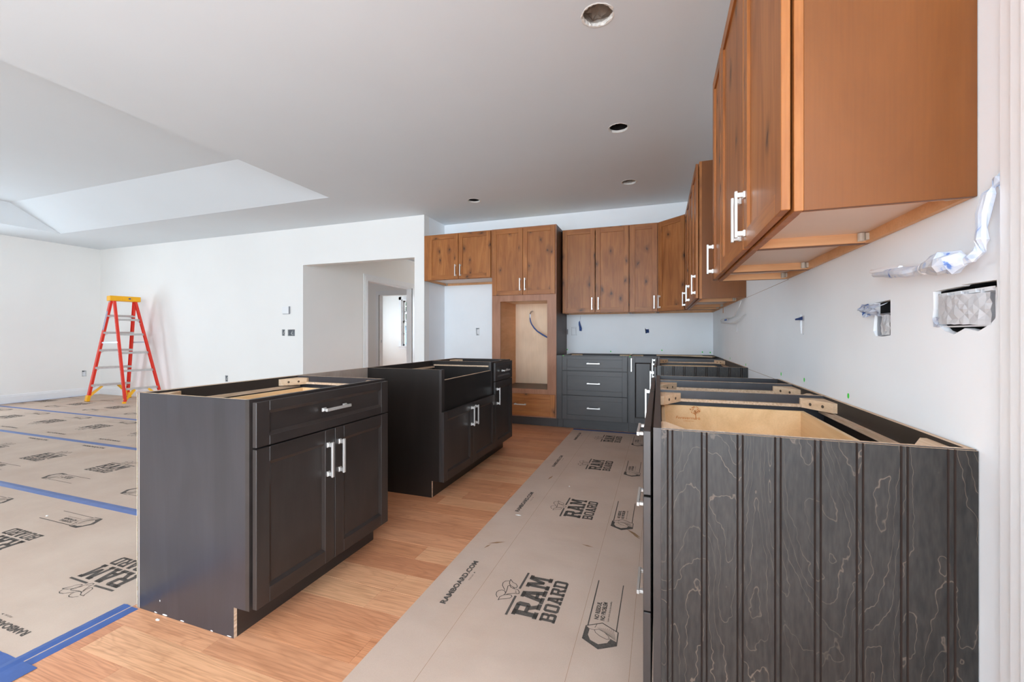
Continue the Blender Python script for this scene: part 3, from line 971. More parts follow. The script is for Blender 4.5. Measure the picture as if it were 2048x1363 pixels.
# ------------------------------------------------------------------ tall oven cabinet
X0, X1 = -1.997, -1.166
ov = thing('oven_cabinet', 'tall brown wood wall-oven cabinet with an empty oven opening', 'cabinet', (X0, YF, 0))
w = X1 - X0
DT = YB - YF - 0.002
TOP = 2.448
g = G(); g.prism(side_poly(DT, TOP), 'x', 0, 0.014, m=0); g.done('side_panel', 'alder_side', ov)
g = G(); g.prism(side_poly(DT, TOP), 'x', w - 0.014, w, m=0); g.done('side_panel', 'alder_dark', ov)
g = G()
g.box(0, 0.112, 0, 0.019, 0.114, TOP); g.box(w - 0.112, w, 0, 0.019, 0.114, TOP)
for a, b in ((0.114, 0.15), (0.395, 0.455), (1.535, 1.625), (2.41, TOP)):
    g.box(0.112, w - 0.112, 0, 0.019, a, b)
g.done('face_frame', wood('alder_frame', S(150, 102, 74), S(166, 116, 88), S(178, 128, 100), 'z', 0.05, 0.42, 0.4, across=8, kcol=S(112, 70, 48)), ov)
g = G(); g.box(0.014, w - 0.014, DT - 0.008, DT, 0.114, TOP); g.done('back_panel', 'cab_in', ov)
for a in (0.100, w - 0.112):
    g = G(); g.box(a, a + 0.012, 0.019, DT - 0.008, 0.455, 1.60); g.done('oven_liner', 'cab_rail', ov)
for z in (0.438, 1.545, 2.43):
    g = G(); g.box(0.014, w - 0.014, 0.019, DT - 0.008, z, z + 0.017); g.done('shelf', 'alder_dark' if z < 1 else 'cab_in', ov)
g = G(); g.box(0.0, w, 0.0755, 0.092, 0, 0.114); g.done('toe_kick', 'dark_x', ov)
front(ov, 'door', 0.010, 0.330 + 0.002 + 0.0, 1.612, 2.432, 'alder', ('v', 0.306, 1.735)) if False else None
front(ov, 'door', 0.012, w / 2 - 0.002, 1.612, 2.432, 'alder', ('v', w / 2 - 0.032, 1.738))
front(ov, 'door', w / 2 + 0.002, w - 0.012, 1.612, 2.432, 'alder', ('v', w / 2 + 0.032, 1.738))
front(ov, 'drawer', 0.012, w - 0.012, 0.132, 0.398, 'alder', ('h', w / 2 - 0.03, 0.268))


# ------------------------------------------------------------------ wall cabinets
def upper(label, loc, rotz, w, d, h, doors, end_left=False, end_right=False, front_x=0.0, side='alder_side', name='wall_cabinet', filler=0.0):
    t = thing(name, label, 'cabinet', loc, rotz)
    for a, b in ((0, 0.013), (w - 0.013, w)):
        g = G(); g.box(a, b, 0.019, d, 0, h, bev=0.0006); g.done('side_panel', side, t)
    g = G()
    g.box(0, 0.034 + filler, 0, 0.019, 0, h, bev=0.001); g.box(w - 0.034, w, 0, 0.019, 0, h, bev=0.001)
    g.box(0.034 + filler, w - 0.034, 0, 0.019, 0, 0.034); g.box(0.034 + filler, w - 0.034, 0, 0.019, h - 0.034, h)
    g.done('face_frame', 'alder_z', t)
    g = G(); g.box(0.013, w - 0.013, 0.019, d - 0.014, 0.030, 0.042); g.done('bottom_panel', 'cab_under', t)
    g = G(); g.box(0.013, w - 0.013, 0.019, d - 0.014, h - 0.02, h - 0.008); g.done('top_panel', 'cab_under', t)
    g = G(); g.box(0.013, w - 0.013, d - 0.014, d - 0.001, 0.0, h - 0.005); g.done('back_rail', 'cab_rail', t)
    for a in (0.013, w - 0.020):
        g = G(); g.box(a, a + 0.007, 0.019, d - 0.014, 0.001, 0.030); g.done('bottom_lip', 'cab_rail', t)
    for cx in (0.028, w - 0.028):
        g = G(); g.cyl((cx, d - 0.030, 0.004), 0.009, 0.024, 'z', 8); g.box(cx - 0.012, cx + 0.012, d - 0.022, d - 0.014, 0.006, 0.026)
        g.done('mounting_bracket', 'clear', t)
    for x0, x1, hx in doors:
        front(t, 'door', x0, x1, 0.006, h - 0.014, 'alder', ('v', hx, 0.114), 0.057, 0.057, y0=-0.0245, y1=-0.0055)
    return t


HU = 1.050
ZU = 1.390
XU = 0.290          # face-frame front of the right-hand wall cabinets
DU = XR - XU - 0.001


def right_upper(label, y0, y1, handle):
    w = y1 - y0
    if handle == 'near': doors = [(0.006, w - 0.006, w - 0.036)]
    elif handle == 'far': doors = [(0.006, w - 0.006, 0.036)]
    else: doors = [(0.006, w / 2 - 0.0015, w / 2 - 0.034), (w / 2 + 0.0015, w - 0.006, w / 2 + 0.034)]
    return upper(label, (XU, y1, ZU), RZ_R, w - 0.0005, DU, HU, doors)


right_upper('brown wood wall cabinet nearest the camera, its honey-coloured side filling the upper right', 1.116, 1.585, 'far')
right_upper('brown wood wall cabinet second from the camera on the right wall', 1.585, 2.128, 'near')
right_upper('narrow brown wall cabinet ending the near group, before the hood gap', 2.128, 2.440, 'far')
right_upper('brown wood wall cabinet just beyond the hood gap', 3.515, 3.896, 'near')
right_upper('two-door brown wood wall cabinet in the far group on the right wall', 3.896, 4.640, 'pair')
right_upper('narrow brown wall cabinet beside the diagonal corner cabinet', 4.640, 4.950, 'far')

YU = YB - 0.325
upper('two-door brown wood wall cabinet next to the oven cabinet', (-1.153, YU + 0.001, ZU - 0.003), 0, 0.815, 0.322, HU,
      [(0.006, 0.408, 0.375), (0.416, 0.807, 0.452)])
upper('narrow single-door brown wall cabinet on the back wall beside the diagonal corner one', (-0.336, YU + 0.001, ZU - 0.003), 0, 0.325, 0.322, HU,
      [(0.008, 0.315, 0.280)])

# diagonal corner wall cabinet
dc = thing('corner_wall_cabinet', 'diagonal corner wall cabinet with one brown wood door', 'cabinet', (0, 0, ZU - 0.003))
A = Vector((-0.010, YU, 0)); B = Vector((XU, 4.952, 0))
foot = [(-0.010, YB - 0.002), (XR - 0.002, YB - 0.002), (XR - 0.002, 4.952), (XU, 4.952), (-0.010, YU)]
g = G(); g.prism(foot, 'z', 0.030, 0.042); g.done('bottom_panel', 'cab_under', dc)
g = G(); g.prism(foot, 'z', HU - 0.02, HU - 0.004); g.done('top_panel', 'cab_under', dc)
g = G(); g.box(-0.010, 0.003, YU, YB - 0.002, 0, HU); g.box(XU, XR - 0.002, 4.952, 4.965, 0, HU)
g.done('side_panel', 'alder_side', dc)
g = G(); g.box(0.003, XR - 0.002, YB - 0.015, YB - 0.002, 0, HU - 0.03); g.box(XR - 0.015, XR - 0.002, 4.965, YB - 0.015, 0, HU - 0.03); g.done('back_rail', 'cab_rail', dc)
ang = math.atan2(B.y - A.y, B.x - A.x)
Ld = (B - A).length
fr_ = G()
fr_.box(0, 0.03, 0, 0.019, 0, HU); fr_.box(Ld - 0.03, Ld, 0, 0.019, 0, HU); fr_.box(0.03, Ld - 0.03, 0, 0.019, 0, 0.034); fr_.box(0.03, Ld - 0.03, 0, 0.019, HU - 0.034, HU)
ff = fr_.done('face_frame', 'alder_z', dc, (A.x, A.y, 0), ang)
dd = front(dc, 'door', 0.020, Ld - 0.020, 0.006, HU - 0.014, 'alder', ('v', 0.048, 0.114))
dd.location = (A.x, A.y, 0); dd.rotation_euler = (0, 0, ang)

# cabinet over the refrigerator space
upper('short two-door wood cabinet above the empty refrigerator space', (-2.978, YF, 1.842), 0, 0.978, YB - YF - 0.002, 0.604,
      [(0.072, 0.515, 0.482), (0.522, 0.968, 0.553)], filler=0.04)


# ------------------------------------------------------------------ text and flat print helpers
def text_bm(bm, body, size, x, y, mi=0, shear=0.0, squeeze=1.0, align='LEFT', bold=0.0):
    cu = bpy.data.curves.new('txt', 'FONT')
    cu.body = body
    cu.size = size
    cu.shear = shear
    cu.align_x = align
    cu.offset = bold
    cu.resolution_u = 3
    o = bpy.data.objects.new('txt', cu)
    me = bpy.data.meshes.new_from_object(o)
    n0 = len(bm.verts)
    f0 = len(bm.faces)
    bm.from_mesh(me)
    bm.verts.ensure_lookup_table(); bm.faces.ensure_lookup_table()
    for v in bm.verts[n0:]:
        v.co.x = v.co.x * squeeze + x
        v.co.y += y
    for f in bm.faces[f0:]:
        f.material_index = mi
    bpy.data.objects.remove(o)
    bpy.data.meshes.remove(me)
    bpy.data.curves.remove(cu)


class Flat:
    """flat print drawn in (u, up) coordinates, z = 0"""
    def __init__(s): s.bm = bmesh.new()

    def poly(s, pts, m=0):
        f = s.bm.faces.new([s.bm.verts.new((p[0], p[1], 0)) for p in pts]); f.material_index = m

    def stroke(s, pts, w, m=0, closed=False):
        pts = [Vector((p[0], p[1])) for p in pts]
        if closed: pts.append(pts[0])
        for a, b in zip(pts, pts[1:]):
            d = (b - a)
            if d.length < 1e-6: continue
            d.normalize()
            n = Vector((-d.y, d.x)) * w / 2
            e = d * w * 0.25
            s.poly([a - e + n, b + e + n, b + e - n, a - e - n], m)

    def text(s, *a, **k): text_bm(s.bm, *a, **k)

    def mesh(s, name, mats):
        for f in s.bm.faces:
            if f.normal.z < 0: f.normal_flip()
        s.bm.normal_update()
        for f in s.bm.faces:
            if f.normal.z < 0: f.normal_flip()
        me = bpy.data.meshes.new(name)
        s.bm.to_mesh(me); s.bm.free()
        for k in mats: me.materials.append(MAT[k])
        return me


def R_(a, b, c, d): return [(a, c), (b, c), (b, d), (a, d)]


LET = {
    'R': [R_(.07, .36, 0, 1), R_(0, .44, 0, .17), R_(0, .4, .84, 1), R_(.3, .78, .82, 1), R_(.3, .78, .42, .58), [(.66, .42), (.82, .42), (.95, .52), (.95, .90), (.82, 1), (.66, 1)],
          [(.46, .46), (.74, .46), (.97, .1), (.68, .1)], R_(.62, 1.03, 0, .17)],
    'A': [[(.08, .08), (.36, .08), (.60, 1), (.33, 1)], [(.64, .08), (.94, .08), (.67, 1), (.42, 1)], R_(.28, .72, .27, .41), R_(0, .45, 0, .16), R_(.55, 1, 0, .16), R_(.24, .68, .86, 1)],
    'M': [R_(.07, .27, 0, 1), R_(.73, .93, 0, 1), [(.12, 1), (.36, 1), (.60, .28), (.40, .28)], [(.88, 1), (.64, 1), (.40, .28), (.60, .28)], R_(0, .35, 0, .16), R_(.65, 1, 0, .16), R_(0, .3, .84, 1), R_(.7, 1, .84, 1)],
    'B': [R_(.07, .34, 0, 1), R_(0, .8, 0, .17), R_(0, .78, .83, 1), R_(.3, .8, .43, .58), [(.66, 0), (.84, 0), (.97, .12), (.97, .42), (.86, .52), (.66, .52)], [(.64, .5), (.84, .5), (.93, .6), (.93, .9), (.82, 1), (.64, 1)]],
    'O': [R_(.04, .32, .14, .86), R_(.68, .96, .14, .86), [(.04, .14), (.18, 0), (.82, 0), (.96, .14), (.96, .17), (.04, .17)], [(.04, .86), (.18, 1), (.82, 1), (.96, .86), (.96, .83), (.04, .83)]],
    'D': [R_(.07, .34, 0, 1), R_(0, .76, 0, .17), R_(0, .76, .83, 1), [(.66, 0), (.82, 0), (.97, .16), (.97, .84), (.82, 1), (.66, 1)]],
}


def word(fl, s_, u0, u1, y0, y1, gap=0.06):
    n = len(s_)
    cw = (u1 - u0) / (n + gap * (n - 1))
    for i, ch in enumerate(s_):
        x = u0 + i * cw * (1 + gap)
        for pl in LET[ch]:
            fl.poly([(x + a * cw, y0 + b * (y1 - y0)) for a, b in pl])


def up(pts): return [(u, -v) for u, v in pts]


fl = Flat()
word(fl, 'RAM', 0.0, 0.287, 0.073, 0.177)
word(fl, 'BOARD', 0.0, 0.284, 0.0, 0.062)
fl.stroke(up([(0.298, -0.194), (0.172, -0.196)]), 0.010); fl.stroke(up([(0.114, -0.196), (-0.009, -0.194)]), 0.010)
HEAD = [[(0.141, -0.255), (0.168, -0.276), (0.188, -0.28), (0.203, -0.274), (0.209, -0.261), (0.21, -0.255)],
        [(0.223, -0.256), (0.208, -0.255), (0.191, -0.251), (0.178, -0.24), (0.17, -0.223), (0.171, -0.211), (0.184, -0.211), (0.198, -0.222), (0.204, -0.239), (0.223, -0.256)],
        [(0.082, -0.267), (0.097, -0.278), (0.115, -0.282), (0.128, -0.277), (0.136, -0.266), (0.134, -0.253), (0.125, -0.246), (0.113, -0.243)],
        [(0.065, -0.257), (0.088, -0.258), (0.105, -0.246), (0.114, -0.229), (0.114, -0.215), (0.105, -0.209), (0.092, -0.215), (0.08, -0.237), (0.073, -0.252), (0.065, -0.257)],
        [(0.108, -0.247), (0.113, -0.243), (0.132, -0.244), (0.151, -0.247), (0.172, -0.251), (0.179, -0.246), (0.166, -0.235), (0.161, -0.219), (0.16, -0.201), (0.147, -0.19), (0.135, -0.188),
         (0.131, -0.195), (0.129, -0.21), (0.122, -0.224), (0.114, -0.237)],
        [(0.169, -0.225), (0.163, -0.217)], [(0.149, -0.209), (0.147, -0.204)], [(0.14, -0.206), (0.138, -0.2)]]
for h in HEAD: fl.stroke(up(h), 0.0032)
PR_LOGO = fl.mesh('printed_logo', ['ink'])

fl = Flat()
fl.text('RAMBOARD.COM', 0.0345, -0.033, 0.455, squeeze=1.26, bold=0.0016)
fl.text('FOLD LINE', 0.010, 0.155, 0.43, 0, squeeze=1.0)
fl.poly([(0.215, 0.43), (0.227, 0.434), (0.215, 0.438)])
PR_URL = fl.mesh('printed_address', ['ink'])

fl = Flat()
fl.stroke(up([(0.347, 0.123), (0.037, 0.123)]), 0.005); fl.stroke(up([(0.342, 0.231), (0.033, 0.229)]), 0.004)
HX = [(0.031, 0.117), (0.065, 0.174), (0.031, 0.236), (-0.04, 0.236), (-0.076, 0.176), (-0.04, 0.115)]
fl.stroke(up(HX), 0.004, closed=True)
inner = [(0.018, 0.132), (-0.016, 0.131), (-0.04, 0.143), (-0.053, 0.173), (-0.036, 0.203), (-0.012, 0.213)]
outer = [(0.031, 0.117), (-0.005, 0.116), (-0.04, 0.115), (-0.076, 0.176), (-0.04, 0.236), (-0.022, 0.236)]
for k in range(5): fl.poly(up([inner[k], inner[k + 1], outer[k + 1], outer[k]]))
roll = [(0.018, 0.150), (0.026, 0.165), (0.016, 0.188), (-0.002, 0.205), (-0.014, 0.208), (-0.018, 0.198), (-0.010, 0.175), (0.004, 0.156)]
fl.stroke(up(roll), 0.002, closed=True)
fl.stroke(up([(0.018, 0.132), (0.018, 0.150)]), 0.002); fl.stroke(up([(-0.012, 0.213), (-0.014, 0.208)]), 0.002); fl.stroke(up([(0.031, 0.150), (0.052, 0.155)]), 0.002)
for k in range(9): fl.stroke(up([(0.034 + 0.002 * k * 0.5 - 0.0, 0.160 + 0.007 * k), (0.004 - 0.004 * k * 0.6, 0.205 + 0.0032 * k)]), 0.0011)
fl.text('NO RESIDUE,', 0.0235, 0.079, -0.156, squeeze=0.82, bold=0.0009)
fl.text('NO PROBLEM', 0.0235, 0.079, -0.179, squeeze=0.82, bold=0.0009)
fl.text('Learn more about the benefits', 0.0105, 0.079, -0.196, squeeze=1.0)
PR_BOX = fl.mesh('printed_panel', ['ink'])


def prints(sheet, x, y, rotz, z=0.0019, what='lub'):
    if 'l' in what: link('printed_logo', PR_LOGO, sheet, (x, y, z), rotz)
    if 'u' in what: link('printed_address', PR_URL, sheet, (x, y, z), rotz)
    if 'b' in what: link('printed_panel', PR_BOX, sheet, (x, y, z), rotz)


# maker's brand on the drawer box of the nearest right-hand cabinet
fl = Flat()
fl.text('Forevermark', 0.022, 0, 0.004, shear=0.25, squeeze=1.15, bold=0.0003)
fl.text('CABINETRY', 0.009, 0.042, -0.010, squeeze=1.25)
rnd = random.Random(5)
for k in range(70):
    a, r = rnd.uniform(0, 2 * PI), math.sqrt(rnd.uniform(0, 1))
    cx, cy_, q = 0.106 + 0.028 * r * math.cos(a), 0.058 + 0.022 * r * math.sin(a), rnd.uniform(0.002, 0.004)
    fl.poly([(cx + q * math.cos(b + a), cy_ + q * 0.7 * math.sin(b + a)) for b in (0, 1.3, 2.6, 3.9, 5.2)])
fl.stroke([(0.112, 0.012), (0.109, 0.032), (0.106, 0.055)], 0.004); fl.stroke([(0.109, 0.032), (0.118, 0.050)], 0.002); fl.stroke([(0.109, 0.030), (0.096, 0.050)], 0.002)
mk = fl.mesh('maker_mark', ['burnt'])
db = [o for o in cabA.children_recursive if o.name.startswith('drawer_box')][0]
o = link('maker_mark', mk, db.parent)
# stands on the inner face of the far side: text runs along the depth, seen from the camera side
o.matrix_local = Matrix(((0, 0, 0.7, 0.0586), (0.7, 0, 0, 0.078), (0, 0.7, 0, 0.762), (0, 0, 0, 1)))

# ------------------------------------------------------------------ floor protection
aisle = thing('floor_protection_sheet', 'brown printed floor protection board lying along the aisle', 'protection sheet', (0, 0, 0))
g = G(); g.box(-0.958, 0.055, 0.6, 4.925, 0.0, 0.0014); g.done('board', 'paper', aisle)
for k in range(-1, 4):
    prints(aisle, -0.38, 1.58 + 0.965 * k, PI / 2, what='lub' if k >= 0 else 'b')
g = G()
for x in (-0.741, -0.285, -0.092): g.box(x - 0.0006, x + 0.0006, 0.6, 4.92, 0.0014, 0.0016)
g.done('crease', 'brownmark', aisle)
g = G()
for (x, y, a, L) in ((-0.819, 2.10, 0.5, 0.05), (-0.852, 2.05, 1.2, 0.03), (-0.356, 2.225, -0.2, 0.035), (-0.135, 2.45, -0.8, 0.06), (-0.12, 2.42, -0.9, 0.04), (-0.80, 3.2, 1.4, 0.05)):
    d = Vector((math.cos(a), math.sin(a), 0)); n = Vector((-d.y, d.x, 0)); c = Vector((x, y, 0.0018))
    g.poly([c - d * L, c + n * L * 0.16, c + d * L, c - n * L * 0.16])
g.done('scuff_mark', 'brownmark', aisle, kind='stuff')

STRIPS = [(RY + 0.05, 0.762, 1.350 - 0.965, 'x'), (0.764, 1.716, 1.347, 'a'), (1.718, 2.672, 2.120, 'b'), (2.674, 3.600, 3.275, 'a'), (3.602, 4.966, 4.035, 'b')]
SLAB = ['brown floor board strip across the living room, cut off at the lower left corner',
        'brown printed floor board strip nearest the camera in the living room, behind the island',
        'brown printed floor board strip second from the camera in the living room',
        'brown printed floor board strip third from the camera in the living room',
        'brown printed floor board strip under the ladder along the living room wall']
X0s = [None, -2.245, -4.497, -6.33, -8.06]
NC = [0, 3, 4, 5, 4]
for i, (y0, y1, yo, mode) in enumerate(STRIPS):
    sh = thing('floor_protection_sheet', SLAB[i], 'protection sheet')
    g = G(); g.box(XL + 0.02, -2.035, y0, y1, 0.0, 0.0014); g.done('board', 'paper2', sh)
    if mode == 'x': continue
    x = X0s[i]
    while x + 0.965 < (-2.2 if mode == 'a' else -2.45): x += 0.965
    for k in range(12):
        if x - 0.965 * k < X0s[i] - 0.965 * NC[i]: break
        prints(sh, x - 0.965 * k, yo, PI if mode == 'a' else 0.0)

TL = [('blue tape over the seam of the living room floor boards, nearest the camera', -2.05, 1.715), ('blue tape over the second seam from the camera in the living room', -2.05, 2.672),
      ('blue tape over the seam in front of the ladder', -2.05, 3.60)]


def tape(label, x0, x1, yc, wdt, z=0.0014, rise=0.0, seed=0, along='x', name='tape_strip', mat='bluetape'):
    g = G()
    rnd = random.Random(seed)
    n = 40
    pr = None
    for i in range(n + 1):
        x = x0 + (x1 - x0) * i / n
        e = rnd.uniform(-0.0008, 0.0008)
        dz = 0.0009 + (0.0022 if rise else 0)
        ps = [(x, yc - wdt / 2 + e, z), (x, yc - wdt / 2 + e, z + 0.0006), (x, yc, z + dz), (x, yc + wdt / 2 + e, z + 0.0006), (x, yc + wdt / 2 + e, z)]
        if along == 'y': ps = [(b, a, c) for a, b, c in ps]
        vs = [g.bm.verts.new(p) for p in ps]
        if pr:
            for k in range(5):
                f = g.bm.faces.new((pr[k], pr[(k + 1) % 5], vs[(k + 1) % 5], vs[k]))
        else:
            g.bm.faces.new(vs)
        pr = vs
    g.bm.faces.new(pr)
    return tag(g.done(name, mat), label, 'tape')


tape(TL[0][0], XL + 0.02, -2.09, TL[0][2], 0.062, rise=1, seed=1, mat='bluetape2')
tape(TL[1][0], XL + 0.02, -2.09, TL[1][2], 0.056, rise=1, seed=2, mat='bluetape2')
tape(TL[2][0], XL + 0.02, -2.09, TL[2][2], 0.056, rise=1, seed=3, mat='bluetape2')
tape('blue tape crossing the lower left corner of the floor', -2.9, -1.955, 0.765, 0.075, seed=4, z=0.0015)
tape('blue tape on the edge of the living room boards, running to the near island cabinet', 0.55, 1.112, -2.0625, 0.045, seed=5, along='y', z=0.0016, rise=1)
tape('blue tape on bare oak, alongside the taped edge of the living room boards', 0.55, 1.112, -2.0165, 0.0462, seed=8, along='y', z=0.0002)
tape('thin blue tape along the left wall baseboard', -2.9, 4.9, XL + 0.032, 0.03, seed=6, along='y', z=0.0014)
tape('blue tape at the far end of the aisle board under the back cabinets', -0.96, 0.03, 4.955, 0.055, seed=7, z=0.0015)


# ------------------------------------------------------------------ step ladder
LC = Vector((-8.62, 4.60, 0))
lad = thing('step_ladder', 'red fibreglass step ladder with yellow cap in the living room corner', 'ladder', LC)
F1, F3, F2, F4 = Vector((-9.10, 4.335, 0)), Vector((-8.98, 4.86, 0)), Vector((-8.255, 4.405, 0)), Vector((-8.14, 4.90, 0))
e = (F3 - F1).normalized()
s_ = Vector((e.y, -e.x, 0))
if s_.x < 0: s_ = -s_
top = LC.copy(); top.z = 1.70
T1, T3 = top - e * 0.165 - s_ * 0.055, top + e * 0.165 - s_ * 0.055
T2, T4 = top - e * 0.150 + s_ * 0.045, top + e * 0.150 + s_ * 0.045


def rail_piece(name, a, b, outw, webw, flange, parent):
    """channel rail: web facing outward along e, flanges turned inward"""
    g = G()
    a, b = a - LC, b - LC
    d = (b - a).normalized()
    side = e * outw
    fwd = d.cross(side).normalized()
    th = 0.004
    def slab(off1, w1, off2, h1):
        pass
    g.bar(a + side * 0.0, b + side * 0.0, webw, th, up=side)
    for sg in (-1, 1):
        c = fwd * sg * (webw / 2 - th / 2) - side * flange / 2
        g.bar(a + c, b + c, th, flange, up=side)
    return g.done(name, 'red', parent)


up_in = Vector((0, 0, 0.05))
r1 = rail_piece('front_rail', F1 + up_in, T1, -1, 0.078, 0.030, lad)
r3 = rail_piece('front_rail', F3 + up_in, T3, 1, 0.078, 0.030, lad)
r2 = rail_piece('rear_rail', F2 + up_in * 0.5, T2, -1, 0.052, 0.030, lad)
r4 = rail_piece('rear_rail', F4 + up_in * 0.5, T4, 1, 0.052, 0.030, lad)


def at_z(a, b, z):
    f = (z - a.z) / (b.z - a.z)
    return a + (b - a) * f - LC


for z in (0.27, 0.566, 0.862, 1.158, 1.445):
    p, q = at_z(F1, T1, z), at_z(F3, T3, z)
    g = G(); g.bar(p, q, 0.080, 0.036, m=0, bev=0.002); g.done('step', 'alu', lad)
    for pp, qq in ((p, q), (q, p)):
        d = (qq - pp).normalized()
        g = G(); g.bar(pp + d * 0.004 - Vector((0, 0, 0.06)), pp + d * 0.07 - Vector((0, 0, 0.012)), 0.02, 0.004); g.done('step_brace', 'alu', lad)
for z in (0.226, 0.525, 0.822, 1.130, 1.377):
    p, q = at_z(F2, T2, z), at_z(F4, T4, z)
    g = G(); g.bar(p, q, 0.024, 0.036, bev=0.002); g.done('rear_bar', 'alu', lad)
p, q = at_z(F2, T2, 1.377), at_z(F4, T4, 1.377)
for pp, qq in ((p, q), (q, p)):
    d = (qq - pp).normalized()
    g = G(); g.bar(pp + d * 0.004 - Vector((0, 0, 0.07)), pp + d * 0.06 - Vector((0, 0, 0.012)), 0.016, 0.004); g.done('rear_brace', 'alu', lad)
for a, b, c, d_ in ((F1, T1, F2, T2), (F3, T3, F4, T4)):
    p, q = at_z(a, b, 0.99), at_z(c, d_, 1.0)
    g = G(); g.bar(p, q, 0.006, 0.024); g.done('spreader_bar', 'steel', lad)
# yellow gussets at the foot
for a, b, sg in ((F1, T1, 1), (F3, T3, -1)):
    p = at_z(a, b, 0.09) + e * sg * 0.01; q = at_z(a, b, 0.25) + e * sg * 0.15
    g = G(); g.bar(p, q, 0.05, 0.045, h2=0.03); g.done('foot_brace', 'yellow', lad)
for a, b, sg in ((F2, T2, 1), (F4, T4, -1)):
    p = at_z(a, b, 0.05) + e * sg * 0.01; q = at_z(a, b, 0.21) + e * sg * 0.15
    g = G(); g.bar(p, q, 0.035, 0.045, h2=0.03); g.done('foot_brace', 'yellow', lad)
for f, sg, w_ in ((F1, -1, 0.115), (F3, 1, 0.115)):
    g = G()
    c = f - LC
    ax = s_ * w_ / 2
    bx_ = e * 0.02
    dn = Vector((0, 0, 0.006))
    dx = (T1 - F1) if sg < 0 else (T3 - F3)
    sh_ = dx * (0.105 / dx.z)
    lo4 = [c - ax * 1.12 - bx_, c + ax * 1.12 - bx_, c + ax * 1.12 + bx_, c - ax * 1.12 + bx_]
    hi4 = [c - ax - bx_, c + ax - bx_, c + ax + bx_, c - ax + bx_]
    g.hexa([v + dn for v in lo4] + [v + sh_ for v in hi4], bev=0.002)
    sho = g.done('foot_boot', 'yellow', lad)
    g = G(); g.hexa(lo4 + [v + dn for v in lo4]); g.done('rubber_sole', 'rubber', sho)
for f in (F2, F4):
    g = G()
    c = f - LC
    ax, bx_ = s_ * 0.03, e * 0.02
    q4 = [c - ax - bx_, c + ax - bx_, c + ax + bx_, c - ax + bx_]
    g.hexa(q4 + [v + Vector((0, 0, 0.028)) for v in q4], bev=0.002)
    g.done('foot_cap', 'yellow', lad)
# cap
g = G()
c = top - LC
ax, bx_ = s_ * 0.085, e * 0.20
lo4 = [c - ax - bx_, c + ax - bx_, c + ax + bx_, c - ax + bx_]
zc = Vector((0, 0, 0.075))
g.hexa([v - Vector((0, 0, 0.01)) for v in lo4] + [v * 1.0 + zc for v in lo4], bev=0.006)
for k in (-0.13, 0.0, 0.13):
    q = c + e * k + s_ * 0.086 + Vector((0, 0, 0.03))
    g.bar(q - e * 0.04, q + e * 0.04, 0.008, 0.05)
capo = g.done('top_cap', 'yellow', lad)
g = G(); q = c + e * 0.05 + s_ * 0.0915 + Vector((0, 0, 0.035)); g.bar(q - e * 0.015, q + e * 0.015, 0.002, 0.02); g.done('cap_label', 'labelblue', capo)
g = G(); q = T1 - LC + Vector((0, 0, 0.0)) - e * 0.006; g.bar(q + Vector((0, 0, -0.03)), q + Vector((0, 0, 0.06)), 0.06, 0.004, up=e); g.done('cap_bracket', 'steel', lad)
# printed labels on the near front rail (blue and white)
d1 = (T1 - F1).normalized()
o1_ = -e * 0.0035
fw = d1.cross(e).normalized()
g = G()
a, b = at_z(F1, T1, 1.20) + o1_, at_z(F1, T1, 1.52) + o1_
g.bar(a, b, 0.062, 0.001, up=e, m=0)
for k in range(14):
    for cshift in (-0.02, 0.0, 0.02):
        m_ = a.lerp(b, (k + 0.5) / 14) - e * 0.0008 + fw * cshift
        g.bar(m_ - d1 * 0.007, m_ + d1 * 0.007, 0.014, 0.001, up=e, m=1)
a, b = at_z(F1, T1, 0.565) + o1_, at_z(F1, T1, 0.76) + o1_
g.bar(a, b, 0.036, 0.001, up=e, m=0)
for q0, q1 in ((0.0, 0.08), (0.92, 1.0)):
    g.bar(a.lerp(b, q0) - e * 0.0008, a.lerp(b, q1) - e * 0.0008, 0.036, 0.001, up=e, m=1)
for k in range(7):
    m_ = a.lerp(b, 0.2 + 0.09 * k) - e * 0.0008
    g.bar(m_ - d1 * 0.005, m_ + d1 * 0.005, 0.018, 0.001, up=e, m=1)
g.done('rail_label', ['label', 'labelblue'], r1)
g = G()
for r_a, r_b, zs in ((F1, T1, (0.1, 0.27, 0.566, 0.862, 1.158, 1.445)), (F2, T2, (0.06, 0.226, 0.3, 0.525, 0.822, 1.13, 1.30, 1.377))):
    for z in zs:
        c = at_z(r_a, r_b, z) - e * 0.004
        for k in (-0.006, 0.006):
            g.bar(c + s_ * k - e * 0.001, c + s_ * k + e * 0.001, 0.007, 0.007)
g.done('rivet', 'steel', lad, kind='stuff')


# ------------------------------------------------------------------ crumpled things, boxes, wires
def crumple(name, fn, nu, nv, amp, mat, parent, seed=0, edge=0.0, thick=0.0015):
    rnd = random.Random(seed)
    g = G()
    grid = []
    for i in range(nu + 1):
        r = []
        for j in range(nv + 1):
            u, v = i / nu, j / nv
            p, n = fn(u, v)
            r.append(g.bm.verts.new(Vector(p) + Vector(n) * rnd.uniform(-amp, amp) + Vector((rnd.uniform(-edge, edge), rnd.uniform(-edge, edge), rnd.uniform(-edge, edge)))))
        grid.append(r)
    for i in range(nu):
        for j in range(nv):
            if (i + j) % 2:
                g.bm.faces.new((grid[i][j], grid[i + 1][j], grid[i + 1][j + 1])); g.bm.faces.new((grid[i][j], grid[i + 1][j + 1], grid[i][j + 1]))
            else:
                g.bm.faces.new((grid[i][j], grid[i + 1][j], grid[i][j + 1])); g.bm.faces.new((grid[i + 1][j], grid[i + 1][j + 1], grid[i][j + 1]))
    geo = bmesh.ops.solidify(g.bm, geom=g.bm.faces[:], thickness=thick)
    return g.done(name, mat, parent)


